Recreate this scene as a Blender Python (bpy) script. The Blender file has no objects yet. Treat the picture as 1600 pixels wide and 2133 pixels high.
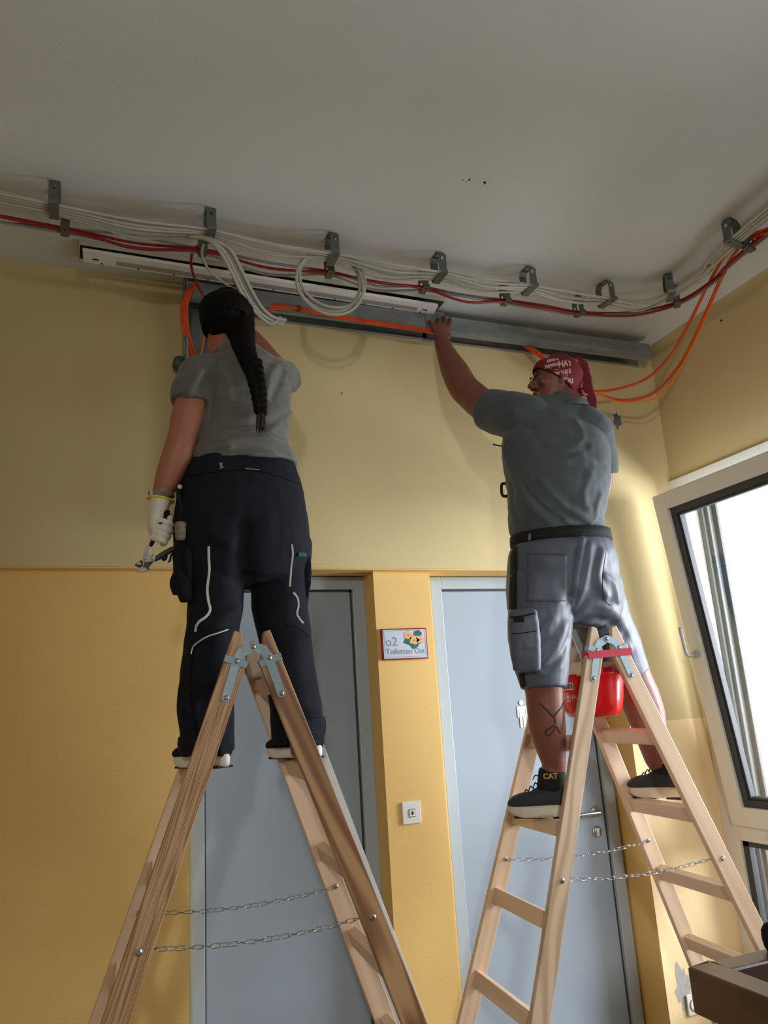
import bpy, bmesh, math, random
from mathutils import Vector, Matrix, noise
from mathutils.bvhtree import BVHTree

random.seed(7)
S = bpy.context.scene
C = S.collection

# ------------------------------------------------------------------ camera
CAM = Vector((0.0, 0.0, 1.61))
F = 1602.0
AX = Vector((0.93171742, 0.03204782, 0.36176732))      # world axes expressed in camera axes (right, down, forward)
AY = Vector((-0.35783641, 0.25131173, 0.8993306))
AZ = Vector((-0.06209479, -0.9673755, 0.24561939))
cd = bpy.data.cameras.new('camera')
cam = bpy.data.objects.new('camera', cd)
C.objects.link(cam)
cam.matrix_world = Matrix(((AX.x, -AX.y, -AX.z, CAM.x), (AY.x, -AY.y, -AY.z, CAM.y), (AZ.x, -AZ.y, -AZ.z, CAM.z), (0, 0, 0, 1)))
cd.sensor_fit = 'HORIZONTAL'
cd.sensor_width = 36
cd.lens = 36 * F / 1600
cd.clip_start = 0.05
S.camera = cam

# ------------------------------------------------------------------ light, exposure
S.view_settings.view_transform = 'Standard'
S.view_settings.look = 'None'
S.view_settings.gamma = 1
S.view_settings.use_curve_mapping = False
S.view_settings.exposure = -0.15
S.cycles.use_denoising = True
S.cycles.max_bounces = 8
S.cycles.diffuse_bounces = 5
S.cycles.sample_clamp_indirect = 6
W = bpy.data.worlds.new('sky')
S.world = W
W.use_nodes = True
W.node_tree.nodes['Background'].inputs[0].default_value = (0.70, 0.85, 1.0, 1)
W.node_tree.nodes['Background'].inputs[1].default_value = 1.5

def area_light(name, loc, rot, sx, sy, power, col, portal=False):
    l = bpy.data.lights.new(name, 'AREA')
    l.shape = 'RECTANGLE'; l.size = sx; l.size_y = sy; l.energy = power; l.color = col
    o = bpy.data.objects.new(name, l); C.objects.link(o)
    o.location = loc; o.rotation_euler = rot
    if portal: l.cycles.is_portal = True
    return o
R90 = math.pi / 2
# daylight through the window wall on the right and the window behind the camera
area_light('daylight_window_wall', (4.8, 0.4, 2.6), (0, math.radians(64), 0), 2.4, 3.6, 150, (0.76, 0.87, 1.0))
area_light('daylight_corner_window', (4.9, 1.7, 1.8), (0, math.radians(82), math.radians(-28)), 2.0, 1.6, 300, (0.88, 0.94, 1.0))
area_light('daylight_rear_window', (-1.62, -4.6, 3.4), (math.radians(-78) + math.pi, 0, math.radians(-21)), 0.5, 0.8, 275, (0.97, 0.97, 0.96))
sl = bpy.data.lights.new('sun', 'SUN'); sl.energy = 4.2; sl.angle = 0.01; sl.color = (1.0, 0.96, 0.88)
so = bpy.data.objects.new('sun', sl); C.objects.link(so)
so.rotation_euler = (0, math.radians(-38), 0)           # high over the roof, onto the facade across the yard

# ------------------------------------------------------------------ helpers
def at(px, py, Y):
    """Point of the place at depth Y seen at photo pixel (px, py)."""
    v = Vector((px - 800, py - 1066.5, F))
    r = Vector((AX.dot(v), AY.dot(v), AZ.dot(v)))
    return CAM + r * ((Y - CAM.y) / r.y)
def atz(px, py, z):
    v = Vector((px - 800, py - 1066.5, F))
    r = Vector((AX.dot(v), AY.dot(v), AZ.dot(v)))
    return CAM + r * ((z - CAM.z) / r.z)
def V(*a): return Vector(a)

def tag(o, label=None, cat=None, group=None, kind=None):
    if label: o['label'] = label
    if cat: o['category'] = cat
    if group: o['group'] = group
    if kind: o['kind'] = kind
    return o
def empty(name, loc=(0, 0, 0), rz=0):
    o = bpy.data.objects.new(name, None); C.objects.link(o)
    o.location = loc; o.rotation_euler = (0, 0, rz); o.empty_display_size = 0.05
    return o
def obj(name, bm, mat, parent=None, smooth=False, bevel=0, keep_world=True):
    me = bpy.data.meshes.new(name)
    if isinstance(bm, bmesh.types.BMesh):
        bmesh.ops.recalc_face_normals(bm, faces=bm.faces)
        bm.to_mesh(me); bm.free()
    else: me = bm
    o = bpy.data.objects.new(name, me); C.objects.link(o)
    for m in (mat if isinstance(mat, (list, tuple)) else [mat]): me.materials.append(m)
    if smooth:
        for p in me.polygons: p.use_smooth = True
    if parent:
        o.parent = parent
        if keep_world: o.matrix_parent_inverse = world(parent).inverted()
    if bevel:
        b = o.modifiers.new('bevel', 'BEVEL'); b.width = bevel; b.segments = 2; b.limit_method = 'ANGLE'; b.angle_limit = 0.6
        b.harden_normals = False
    return o
def world(o):
    m = Matrix.LocRotScale(o.location, o.rotation_euler, o.scale)
    return (world(o.parent) @ o.matrix_parent_inverse @ m) if o.parent else m

def box(bm, a, b, mi=0, mat=None):
    x0, x1 = sorted((a[0], b[0])); y0, y1 = sorted((a[1], b[1])); z0, z1 = sorted((a[2], b[2]))
    vs = [bm.verts.new(p) for p in ((x0, y0, z0), (x1, y0, z0), (x1, y1, z0), (x0, y1, z0), (x0, y0, z1), (x1, y0, z1), (x1, y1, z1), (x0, y1, z1))]
    if mat is not None:
        for v in vs: v.co = mat @ v.co
    fs = [bm.faces.new([vs[i] for i in f]) for f in ((3, 2, 1, 0), (4, 5, 6, 7), (0, 1, 5, 4), (1, 2, 6, 5), (2, 3, 7, 6), (3, 0, 4, 7))]
    for f in fs: f.material_index = mi
    return vs
def boxes(name, mat, lst, parent=None, bevel=0):
    bm = bmesh.new()
    for a, b in lst: box(bm, a, b)
    return obj(name, bm, mat, parent, bevel=bevel)
def frame_of(d, up=None):
    d = d.normalized()
    u = up or (V(0, 0, 1) if abs(d.z) < 0.9 else V(1, 0, 0))
    a = u.cross(d)
    if a.length < 1e-5: a = V(1, 0, 0).cross(d)
    a.normalize()
    return a, d.cross(a).normalized()
def catmull(P, n):
    out = []
    L = len(P)
    for i in range(L - 1):
        p0 = P[max(i - 1, 0)]; p1 = P[i]; p2 = P[i + 1]; p3 = P[min(i + 2, L - 1)]
        for k in range(n):
            t = k / n
            out.append(0.5 * ((2 * p1) + (p2 - p0) * t + (2 * p0 - 5 * p1 + 4 * p2 - p3) * t * t + (3 * p1 - p0 - 3 * p2 + p3) * t ** 3))
    out.append(P[-1].copy() if hasattr(P[-1], 'copy') else P[-1])
    return out
def tube(bm, pts, r, seg=8, cap=True, closed=False):
    """round tube along a point list; r a number or a list"""
    n = len(pts)
    rings = []
    a = None
    for i, p in enumerate(pts):
        d = (pts[(i + 1) % n] - pts[i - 1]) if closed else (pts[min(i + 1, n - 1)] - pts[max(i - 1, 0)])
        if d.length < 1e-7: d = V(0, 0, 1)
        d.normalize()
        if a is None: a, b = frame_of(d)
        else:
            a = (a - d * a.dot(d))
            if a.length < 1e-5: a, b = frame_of(d)
            a.normalize(); b = d.cross(a)
        rr = r[i] if isinstance(r, (list, tuple)) else r
        rings.append([bm.verts.new(p + (a * math.cos(2 * math.pi * k / seg) + b * math.sin(2 * math.pi * k / seg)) * rr) for k in range(seg)])
    m = n if closed else n - 1
    for i in range(m):
        A = rings[i]; B = rings[(i + 1) % n]
        for k in range(seg):
            bm.faces.new((A[k], A[(k + 1) % seg], B[(k + 1) % seg], B[k]))
    if cap and not closed:
        bm.faces.new(rings[0][::-1]); bm.faces.new(rings[-1])
    return rings
def cable(name, mat, pts, r, parent=None, n=8, seg=7):
    bm = bmesh.new()
    tube(bm, catmull(pts, n), r, seg)
    return obj(name, bm, mat, parent, smooth=True)
def cyl(bm, a, b, r, seg=20, r2=None):
    tube(bm, [a, b], [r, r if r2 is None else r2], seg)
def lathe(bm, prof, c, axis=V(0, 0, 1), seg=28):
    a, b = frame_of(axis)
    rings = []
    for r, h in prof:
        rings.append([bm.verts.new(c + axis * h + (a * math.cos(2 * math.pi * k / seg) + b * math.sin(2 * math.pi * k / seg)) * max(r, 1e-5)) for k in range(seg)])
    for A, B in zip(rings, rings[1:]):
        for k in range(seg): bm.faces.new((A[k], A[(k + 1) % seg], B[(k + 1) % seg], B[k]))
    bm.faces.new(rings[0][::-1]); bm.faces.new(rings[-1])
def prism(bm, poly, o, u, v, w, th):
    """polygon (list of 2D) in plane o + x*u + y*v extruded th along w"""
    A = [bm.verts.new(o + u * x + v * y) for x, y in poly]
    B = [bm.verts.new(o + u * x + v * y + w * th) for x, y in poly]
    n = len(poly)
    bm.faces.new(A[::-1]); bm.faces.new(B)
    for k in range(n): bm.faces.new((A[k], A[(k + 1) % n], B[(k + 1) % n], B[k]))

# ------------------------------------------------------------------ materials
def mat(name, col, rough=0.6, metal=0.0, bump=0.0, bscale=60.0, var=0.0, vscale=4.0, spec=None, alpha=None, trans=None, coord='Object', stretch=None, sheen=0):
    m = bpy.data.materials.new(name); m.use_nodes = True
    nt = m.node_tree; N = nt.nodes; L = nt.links
    b = N['Principled BSDF']
    b.inputs['Base Color'].default_value = (*col, 1); b.inputs['Roughness'].default_value = rough; b.inputs['Metallic'].default_value = metal
    if spec is not None: b.inputs['Specular IOR Level'].default_value = spec
    if trans: b.inputs['Transmission Weight'].default_value = trans
    if sheen: b.inputs['Sheen Weight'].default_value = sheen
    tc = N.new('ShaderNodeTexCoord'); src = tc.outputs[coord]
    if stretch:
        mp = N.new('ShaderNodeMapping'); mp.inputs['Scale'].default_value = stretch; L.new(src, mp.inputs[0]); src = mp.outputs[0]
    if var:
        n1 = N.new('ShaderNodeTexNoise'); n1.inputs['Scale'].default_value = vscale; n1.inputs['Detail'].default_value = 5; L.new(src, n1.inputs[0])
        r1 = N.new('ShaderNodeValToRGB'); L.new(n1.outputs[0], r1.inputs[0])
        e = r1.color_ramp.elements
        e[0].position = 0.3; e[1].position = 0.7
        e[0].color = (*[c * (1 - var) for c in col], 1); e[1].color = (*[min(1, c * (1 + var)) for c in col], 1)
        L.new(r1.outputs[0], b.inputs['Base Color'])
    if bump:
        n2 = N.new('ShaderNodeTexNoise'); n2.inputs['Scale'].default_value = bscale; n2.inputs['Detail'].default_value = 4; L.new(src, n2.inputs[0])
        bp = N.new('ShaderNodeBump'); bp.inputs['Strength'].default_value = bump; bp.inputs['Distance'].default_value = 0.01
        L.new(n2.outputs[0], bp.inputs['Height']); L.new(bp.outputs[0], b.inputs['Normal'])
    return m
def wood(name, base, dark, scale=(1, 1, 1), rough=0.5, ring=9.0, contrast=1.0, sharp=(0.3, 0.7), fine=0.35):
    """grain along the object's own Z axis: broad growth bands plus fine fibres"""
    m = bpy.data.materials.new(name); m.use_nodes = True
    nt = m.node_tree; N = nt.nodes; L = nt.links; b = N['Principled BSDF']; b.inputs['Roughness'].default_value = rough
    tc = N.new('ShaderNodeTexCoord'); mp = N.new('ShaderNodeMapping'); mp.inputs['Scale'].default_value = scale
    info = N.new('ShaderNodeObjectInfo'); off = N.new('ShaderNodeVectorMath'); off.operation = 'MULTIPLY_ADD'
    cmb = N.new('ShaderNodeCombineXYZ'); L.new(info.outputs['Random'], cmb.inputs[0]); L.new(info.outputs['Random'], cmb.inputs[2])
    L.new(cmb.outputs[0], off.inputs[0]); off.inputs[1].default_value = (7, 7, 7); L.new(tc.outputs['Object'], off.inputs[2])
    L.new(off.outputs[0], mp.inputs[0])
    wv = N.new('ShaderNodeTexNoise'); wv.inputs['Scale'].default_value = ring; wv.inputs['Detail'].default_value = 1; wv.inputs['Distortion'].default_value = 0.2
    L.new(mp.outputs[0], wv.inputs[0])
    mul = N.new('ShaderNodeMath'); mul.operation = 'MULTIPLY'; mul.inputs[1].default_value = 42; L.new(wv.outputs[0], mul.inputs[0])
    sn = N.new('ShaderNodeMath'); sn.operation = 'SINE'; L.new(mul.outputs[0], sn.inputs[0])
    ma = N.new('ShaderNodeMath'); ma.operation = 'MULTIPLY_ADD'; ma.inputs[1].default_value = 0.5 * contrast; ma.inputs[2].default_value = 0.5; L.new(sn.outputs[0], ma.inputs[0])
    mp2 = N.new('ShaderNodeMapping'); mp2.inputs['Scale'].default_value = (260, 260, 5); L.new(tc.outputs['Object'], mp2.inputs[0])
    fn = N.new('ShaderNodeTexNoise'); fn.inputs['Scale'].default_value = 1; fn.inputs['Detail'].default_value = 3; L.new(mp2.outputs[0], fn.inputs[0])
    mixf = N.new('ShaderNodeMath'); mixf.operation = 'MULTIPLY_ADD'; mixf.inputs[1].default_value = fine; L.new(fn.outputs[0], mixf.inputs[0]); 
    sub = N.new('ShaderNodeMath'); sub.operation = 'SUBTRACT'; sub.inputs[1].default_value = fine / 2; L.new(ma.outputs[0], sub.inputs[0]); L.new(sub.outputs[0], mixf.inputs[2])
    rp = N.new('ShaderNodeValToRGB'); L.new(mixf.outputs[0], rp.inputs[0])
    rp.color_ramp.elements[0].position = sharp[0]; rp.color_ramp.elements[1].position = sharp[1]
    rp.color_ramp.elements[0].color = (*dark, 1); rp.color_ramp.elements[1].color = (*base, 1)
    L.new(rp.outputs[0], b.inputs['Base Color'])
    return m
def srgb(r, g, b):
    f = lambda c: (c / 255 / 12.92) if c / 255 <= 0.04045 else ((c / 255 + 0.055) / 1.055) ** 2.4
    return (f(r), f(g), f(b))

M = {}
M['wall_up'] = mat('pale_yellow_plaster', srgb(210, 190, 142), 0.9, bump=0.07, bscale=130, var=0.04, vscale=1.5)
M['wall_low'] = mat('ochre_paint', srgb(230, 190, 116), 0.75, bump=0.05, bscale=110, var=0.04, vscale=2.5)
M['dado'] = mat('apricot_paint', srgb(246, 216, 166), 0.8, bump=0.12, bscale=90, var=0.02)
M['ceil'] = mat('ceiling_plaster', srgb(214, 216, 216), 0.95, bump=0.08, bscale=140, var=0.02, vscale=2)
M['floor'] = mat('floor_linoleum', srgb(110, 100, 88), 0.6, var=0.1, vscale=8)
M['white'] = mat('white_frame_paint', srgb(224, 222, 216), 0.35)
M['gasket'] = mat('dark_gasket', srgb(52, 56, 60), 0.5)
M['alu'] = mat('grey_outer_frame', srgb(72, 78, 80), 0.5, metal=0.1)
M['door'] = mat('grey_blue_door_laminate', srgb(158, 170, 184), 0.45, bump=0.03, bscale=300)
M['doorframe'] = mat('grey_door_frame_enamel', srgb(172, 184, 194), 0.35)
M['steel'] = mat('brushed_steel', srgb(190, 190, 190), 0.25, metal=1)
M['galv'] = mat('galvanised_steel', srgb(102, 107, 103), 0.45, metal=0.5, var=0.12, vscale=30)
M['zinc'] = mat('zinc_hinge_plate', srgb(150, 168, 180), 0.35, metal=0.7, var=0.12, vscale=60)
M['black'] = mat('black_plastic', (0.006, 0.006, 0.007), 0.8, spec=0.2)
M['facade'] = mat('cream_facade', srgb(244, 232, 210), 0.95, bump=0.2, bscale=60)
M['plastic_white'] = mat('white_plastic', srgb(228, 228, 224), 0.35)
# ------------------------------------------------------------------ the setting
CZ = 3.49; XR = 2.94; YB = 3.14; YL = 3.18; YD = 3.30
XL = -2.6; YR = -3.4
st = lambda o: tag(o, kind='structure')
st(boxes('floor', M['floor'], [((XL - .2, YR - .2, -0.1), (XR + .3, YD + .3, 0))]))
# ceiling with a few filled holes
st(boxes('ceiling', M['ceil'], [((XL - .2, YR - .2, CZ), (XR + .3, YD + .3, CZ + 0.2))]))
# back wall: upper part, lower part set back, two door niches, un-recessed bay at the right
ZS = 2.208
bm = bmesh.new()
box(bm, (XL - .2, YB, ZS), (XR + .3, YD + .3, CZ), 0)
box(bm, (2.457, YB, 1.462), (XR + .3, YD + .3, ZS), 0)
box(bm, (2.457, YB, 0), (XR + .3, YD + .3, 1.462), 2)
box(bm, (XL - .2, YL, 0), (0.405, YD + .3, ZS), 1)
box(bm, (1.207, YL, 0), (1.478, YD + .3, ZS), 1); box(bm, (1.478, YD, 0), (1.54, YD + .3, ZS), 1)
o = st(obj('wall_back', bm, [M['wall_up'], M['wall_low'], M['dado']]))
RX = 2.457
# niche faces painted ochre: reveal at the right and the soffits
bm = bmesh.new()
box(bm, (RX - 0.004, YB + 0.004, 0), (RX, YD + 0.02, ZS - 0.002))
box(bm, (XL, YB + 0.004, ZS - 0.006), (RX, YD + 0.02, ZS))
st(obj('trim_1', bm, M['wall_low']))
st(boxes('wall_niche', M['wall_low'], [((0.3, YD + 0.06, 0), (2.47, YD + 0.3, ZS))]))
# right wall with the window opening
WZ1 = 2.69; WY0 = 1.72; WY1 = 3.10
bm = bmesh.new()
box(bm, (XR, WY0 - 3.4, WZ1), (XR + .3, YB + .3, CZ))
box(bm, (XR, YR - .2, 0), (XR + .3, -1.0, CZ))
box(bm, (XR, -1.0, 0), (XR + .3, 1.42, 0.5))
box(bm, (XR, -1.0, 2.7), (XR + .3, WY0 - 3.4, CZ))
box(bm, (XR, 1.42, 0), (XR + .3, WY0, WZ1))
box(bm, (XR, WY1 + 0.03, 0), (XR + .3, YB + .3, WZ1))
st(obj('wall_right', bm, M['wall_up']))
st(boxes('wall_left', M['wall_up'], [((XL - .2, YR - .2, 0), (XL, YD + .3, CZ))]))
st(boxes('wall_rear', M['wall_up'], [((XL - .2, YR - .2, 0), (-1.33, YR, CZ)), ((-.75, YR - .2, 0), (XR + .3, YR, CZ)),
    ((-1.33, YR - .2, 0), (-.75, YR, 1.2)), ((-1.33, YR - .2, 3.35), (-.75, YR, CZ))]))

# doors
def door(name, x0, x1, handle_side):
    """x0..x1 outer edges of the steel frame"""
    r = st(empty(name, ((x0 + x1) / 2, YD, 0)))
    fw = 0.058; zt = 2.198
    bm = bmesh.new()
    for a, b in (((x0, YD, 0), (x0 + fw, YD + .12, zt)), ((x1 - fw, YD, 0), (x1, YD + .12, zt)), ((x0 + fw, YD, zt - fw), (x1 - fw, YD + .12, zt))): box(bm, a, b)
    f = obj('door_frame', bm, M['doorframe'], r, bevel=0.003)
    gap = 0.012
    boxes('rebate', M['gasket'], [((x0 + fw, YD + .022, 0), (x0 + fw + .008, YD + .03, zt - fw)), ((x1 - fw - .012, YD + .02, 0), (x1 - fw, YD + .03, zt - fw)), ((x0 + fw, YD + .02, zt - fw - .012), (x1 - fw, YD + .03, zt - fw))], r)
    lf = boxes('door_leaf', M['door'], [((x0 + fw + .006, YD + .016, 0.005), (x1 - fw - .010, YD + .055, zt - fw - .010))], r, bevel=0.002)
    return r
d1 = door('door_1', 0.421, 1.207, 1)
d2 = door('door_2', 1.540, 2.440, 1)
# handle and keyed cylinder on the right door
hx, hz, hy = 2.118, 1.062, YD + 0.016
hp = at(1240, 1690, hy)
hx, hz = hp.x, hp.z
bm = bmesh.new(); lathe(bm, [(0.026, 0), (0.026, 0.006), (0.022, 0.009)], V(hx, hy, hz), V(0, -1, 0))
r_ = obj('handle_rose', bm, M['steel'], d2, smooth=True, bevel=0)
bm = bmesh.new(); tube(bm, catmull([V(hx, hy - .005, hz), V(hx, hy - .035, hz), V(hx - .008, hy - .05, hz), V(hx - .03, hy - .054, hz), V(hx - .13, hy - .054, hz)], 6), 0.0095, 14)
obj('door_handle', bm, M['steel'], d2, smooth=True)
kp = at(1243, 1732, hy)
bm = bmesh.new(); lathe(bm, [(0.026, 0), (0.026, 0.006), (0.022, 0.009)], kp, V(0, -1, 0))
kr = obj('key_rosette', bm, M['steel'], d2, smooth=True)
bm = bmesh.new(); cyl(bm, kp + V(0, 0, .008), kp + V(0, -.014, .008), 0.0085); box(bm, kp + V(-.005, -.013, -.018), kp + V(.005, 0, .006))
obj('lock_cylinder', bm, M['plastic_white'], kr, smooth=False)

# window: fixed outer frame, tilted upper sash with handle, fixed lower pane
w1 = st(empty('window_1', (XR, (WY0 + WY1) / 2, 0.4)))
zt = WZ1
bm = bmesh.new()
fx0, fx1 = XR - 0.02, XR + 0.06
for a, b in (((fx0, WY1 - .055, 0.25), (fx1, WY1 + .04, zt)), ((fx0, WY0, 0.25), (fx1, WY0 + .055, zt)), ((fx0, WY0 + .055, zt - .055), (fx1, WY1 - .055, zt)),
             ((fx0, WY0 + .055, 0.90), (fx1, WY1 - .055, 0.985)), ((fx0, WY0 + .055, 0.25), (fx1, WY1 - .055, 0.32))): box(bm, a, b)
obj('window_frame', bm, M['white'], w1, bevel=0.003)
bm = bmesh.new()      # grey aluminium outer jamb and head with guide ribs
for k, (dx, w) in enumerate(((0.062, .03), (0.085, .045), (0.115, .03), (0.14, .05))):
    box(bm, (XR + dx, WY1 - .05 - w, 0.25), (XR + dx + .016, WY1 + .02, zt))
    box(bm, (XR + dx, WY0 - .0, 0.25), (XR + dx + .016, WY0 + .05 + w, zt))
    box(bm, (XR + dx, WY0, zt - .04 - w), (XR + dx + .016, WY1, zt))
box(bm, (XR + .062, WY1 - .05, 0.25), (XR + .157, WY1 + .02, zt)); box(bm, (XR + .062, WY0, zt - .04), (XR + .157, WY1, zt))
obj('outer_guide', bm, M['alu'], w1, bevel=0.002)
glass = bpy.data.materials.new('window_glass'); glass.use_nodes = True
nt = glass.node_tree; N = nt.nodes; L_ = nt.links
for n_ in list(N):
    if n_.type != 'OUTPUT_MATERIAL': N.remove(n_)
tr = N.new('ShaderNodeBsdfTransparent'); gl = N.new('ShaderNodeBsdfGlossy'); gl.inputs['Roughness'].default_value = 0.02
fr = N.new('ShaderNodeFresnel'); fr.inputs['IOR'].default_value = 1.35
mx = N.new('ShaderNodeMixShader'); L_.new(fr.outputs[0], mx.inputs[0]); L_.new(tr.outputs[0], mx.inputs[1]); L_.new(gl.outputs[0], mx.inputs[2])
L_.new(mx.outputs[0], N['Material Output'].inputs[0])
M['glass'] = glass
# sash in its own frame: hinge line along Y at the bottom, tilted into the room
sash = empty('window_sash', (2.893, 0, 0.971)); sash.parent = w1; sash.matrix_parent_inverse = world(w1).inverted()
sash.rotation_euler = (0, math.radians(-6.35), 0)
bpy.context.view_layer.update()
def sobj(name, lst, m, bevel=0.003, parent=sash):
    bm = bmesh.new()
    for a, b in lst: box(bm, a, b)
    o = obj(name, bm, m, parent, bevel=bevel, keep_world=False)
    return o
sy0, sy1, sh = WY0 + 0.03, 3.05, 1.61
st_ = 0.095
def ring(d0, d1, t0, t1):      # rectangular ring between inset t0 and t1, from depth d0 to d1
    return [((d0, sy0 + t0, t0), (d1, sy0 + t1, sh - t0)), ((d0, sy1 - t1, t0), (d1, sy1 - t0, sh - t0)), ((d0, sy0 + t1, t0), (d1, sy1 - t1, t1)), ((d0, sy0 + t1, sh - t1), (d1, sy1 - t1, sh - t0))]
sobj('sash_frame', ring(0, .065, 0, .085), M['white'], 0.004)
sobj('glazing_gasket', ring(.018, .06, .085, .118) + ring(.028, .06, .118, .13), M['gasket'], 0.002)
sobj('pane', [((.04, sy0 + .12, .12), (.046, sy1 - .12, sh - .12))], M['glass'], 0)
bm = bmesh.new()
hz_ = 0.80; hy_ = sy1 - .043
cyl(bm, V(0.002, hy_, hz_), V(-.012, hy_, hz_), 0.019, 20)
tube(bm, catmull([V(-.01, hy_, hz_), V(-.045, hy_, hz_), V(-.06, hy_, hz_ + .012), V(-.062, hy_, hz_ + .04), V(-.062, hy_ , hz_ + .14)], 5), 0.0095, 12)
M['handle_grey'] = mat('light_grey_handle', srgb(185, 190, 192), 0.35, metal=0.3)
obj('window_handle', bm, M['handle_grey'], sash, smooth=True, keep_world=False)
# lower fixed pane
boxes('lower_gasket', M['gasket'], [((XR - .005, WY0 + .055, .32), (XR + .03, WY0 + .09, .90)), ((XR - .005, WY1 - .09, .32), (XR + .03, WY1 - .055, .90)), ((XR - .005, WY0 + .055, .875), (XR + .03, WY1 - .055, .90)), ((XR - .005, WY0 + .055, .32), (XR + .03, WY1 - .055, .345))], w1)
boxes('lower_pane', M['glass'], [((XR + .01, WY0 + .08, .34), (XR + .016, WY1 - .08, .88))], w1)
bm = bmesh.new(); cp = at(1590, 1724, 2.80)
cyl(bm, V(fx0 - .001, 2.80, .945), V(fx0 - .03, 2.80, .945), 0.012, 14); box(bm, (fx0 - .03, 2.785, .937), (fx0 - .012, 2.84, .953))
obj('stay_catch', bm, M['steel'], w1, bevel=0.002)
# second window of the same wall, nearer the camera and out of the frame
w2 = st(empty('window_2', (XR, 0.2, 0.5)))
boxes('window_frame', M['white'], [((fx0, -1.0, .5), (fx1, -.93, 2.7)), ((fx0, 1.35, .5), (fx1, 1.42, 2.7)), ((fx0, -.93, 2.63), (fx1, 1.35, 2.7)), ((fx0, -.93, .5), (fx1, 1.35, .57)), ((fx0, .17, .57), (fx1, .25, 2.63))], w2)
w3 = st(empty('window_3', (-1.2, YR, 1.2)))
boxes('window_frame', M['white'], [((-1.33, YR - .1, 1.2), (-1.28, YR, 3.35)), ((-.8, YR - .1, 1.2), (-.75, YR, 3.35)), ((-1.28, YR - .1, 1.2), (-.8, YR, 1.25)), ((-1.28, YR - .1, 3.3), (-.8, YR, 3.35))], w3)
# facade across the yard
fac = boxes('building_facade', M['facade'], [((9.0, -12, -3), (9.6, 26, 14))])
tag(fac, 'cream rendered building seen bright through the tilted window', 'building')
# ------------------------------------------------------------------ more materials
M['cable_white'] = mat('white_cable_sheath', srgb(182, 179, 168), 0.45, bump=0.1, bscale=40)
M['cable_grey'] = mat('grey_cable_sheath', srgb(140, 140, 136), 0.45)
M['cable_red'] = mat('red_cable_sheath', srgb(150, 22, 30), 0.4)
M['cable_orange'] = mat('orange_cable_sheath', srgb(222, 78, 18), 0.42)
M['cable_amber'] = mat('amber_cable_sheath', srgb(240, 140, 40), 0.42)
M['lum_white'] = mat('luminaire_enamel', srgb(238, 238, 236), 0.4, var=0.03, vscale=20)
M['lum_beige'] = mat('luminaire_profile', srgb(190, 184, 168), 0.5)
M['dirt'] = mat('speckled_paint_remains', srgb(168, 162, 152), 0.9, var=0.6, vscale=420)
M['trunk'] = mat('galvanised_trunking', srgb(146, 152, 154), 0.30, metal=0.45, var=0.10, vscale=14)
M['beech'] = wood('pale_beech_wood', srgb(226, 196, 168), srgb(212, 180, 150), (1, 1, 0.1), 0.45, ring=5, contrast=0.6, sharp=(.1, .9))
M['pine'] = wood('reddish_pine_wood', srgb(178, 138, 98), srgb(126, 84, 54), (1, 1, 0.10), 0.5, ring=9, contrast=1.0, sharp=(.05, .75), fine=.25)
M['pine2'] = wood('striped_pine_wood', srgb(196, 156, 116), srgb(150, 108, 74), (1, 1, 0.02), 0.5, ring=70, contrast=1.0, sharp=(.1, .8), fine=.35)
M['ash'] = wood('greyish_beech_wood', srgb(204, 180, 152), srgb(178, 150, 120), (1, 1, 0.14), 0.5, ring=8, contrast=0.9, sharp=(.1, .8))

# ------------------------------------------------------------------ ceiling fixtures
for px, py, r in ((978, 374, .006), (1010, 380, .008), (965, 375, .003)):
    bm = bmesh.new(); p = atz(px, py, CZ); cyl(bm, V(p.x, p.y, CZ + .001), V(p.x, p.y, CZ - .0015), r * .7, 9)
    obj('drill_hole', bm, M['black'], bpy.data.objects['ceiling'])
bm = bmesh.new(); p = atz(992, 380, CZ)
tube(bm, [V(p.x + .036 * math.cos(k * .21), p.y + .036 * math.sin(k * .21), CZ) for k in range(30)], .0014, 6, closed=True)
obj('filler_ring', bm, M['ceil'], bpy.data.objects['ceiling'], smooth=True)
# holes in the right wall near the corner
for z, y in ((3.26, 2.98), (3.38, 2.62)):
    bm = bmesh.new(); cyl(bm, V(XR + .002, y, z), V(XR - .002, y, z), .006, 9); obj('drill_hole', bm, M['black'], bpy.data.objects['wall_right'])

# fluorescent luminaire along the wall
lum = empty('ceiling_luminaire', (0.77, 2.97, 3.47))
tag(lum, 'long white ceiling luminaire without tubes, its dirty cover plate hanging above the two workers', 'ceiling light')
lx0, lx1 = -0.058, 1.592
cz_ = 3.452
yn = atz(172, 520, cz_).y; yf = atz(172, 545, cz_).y
def slab(name, m, pa, pb, pc, pd, th, bev=0, parent=lum):
    bm = bmesh.new(); A = [bm.verts.new(p) for p in (pa, pb, pc, pd)]; B = [bm.verts.new(p + V(0, 0, th)) for p in (pa, pb, pc, pd)]
    bm.faces.new(A[::-1]); bm.faces.new(B)
    for k in range(4): bm.faces.new((A[k], A[(k + 1) % 4], B[(k + 1) % 4], B[k]))
    return obj(name, bm, m, parent, bevel=bev)
l0 = atz(165, 498, CZ); l1 = atz(932, 619, CZ)
DY = V(0, 1, 0)
slab('base_profile', M['lum_beige'], l0 - V(0, 0, .022), l1 - V(0, 0, .022), l1 - V(0, 0, .022) + DY * .007, l0 - V(0, 0, .022) + DY * .007, .0215, .002)
M['tray'] = mat('tray_gap_shade', srgb(60, 58, 54), 0.7)  # dark tone paints in the shade of the gap above the cover plate
slab('back_plate', M['tray'], l0 - V(0, 0, .006) + DY * .007, l1 - V(0, 0, .006) + DY * .007, l1 - V(0, 0, .006) + DY * .13, l0 - V(0, 0, .006) + DY * .13, .0055)
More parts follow.
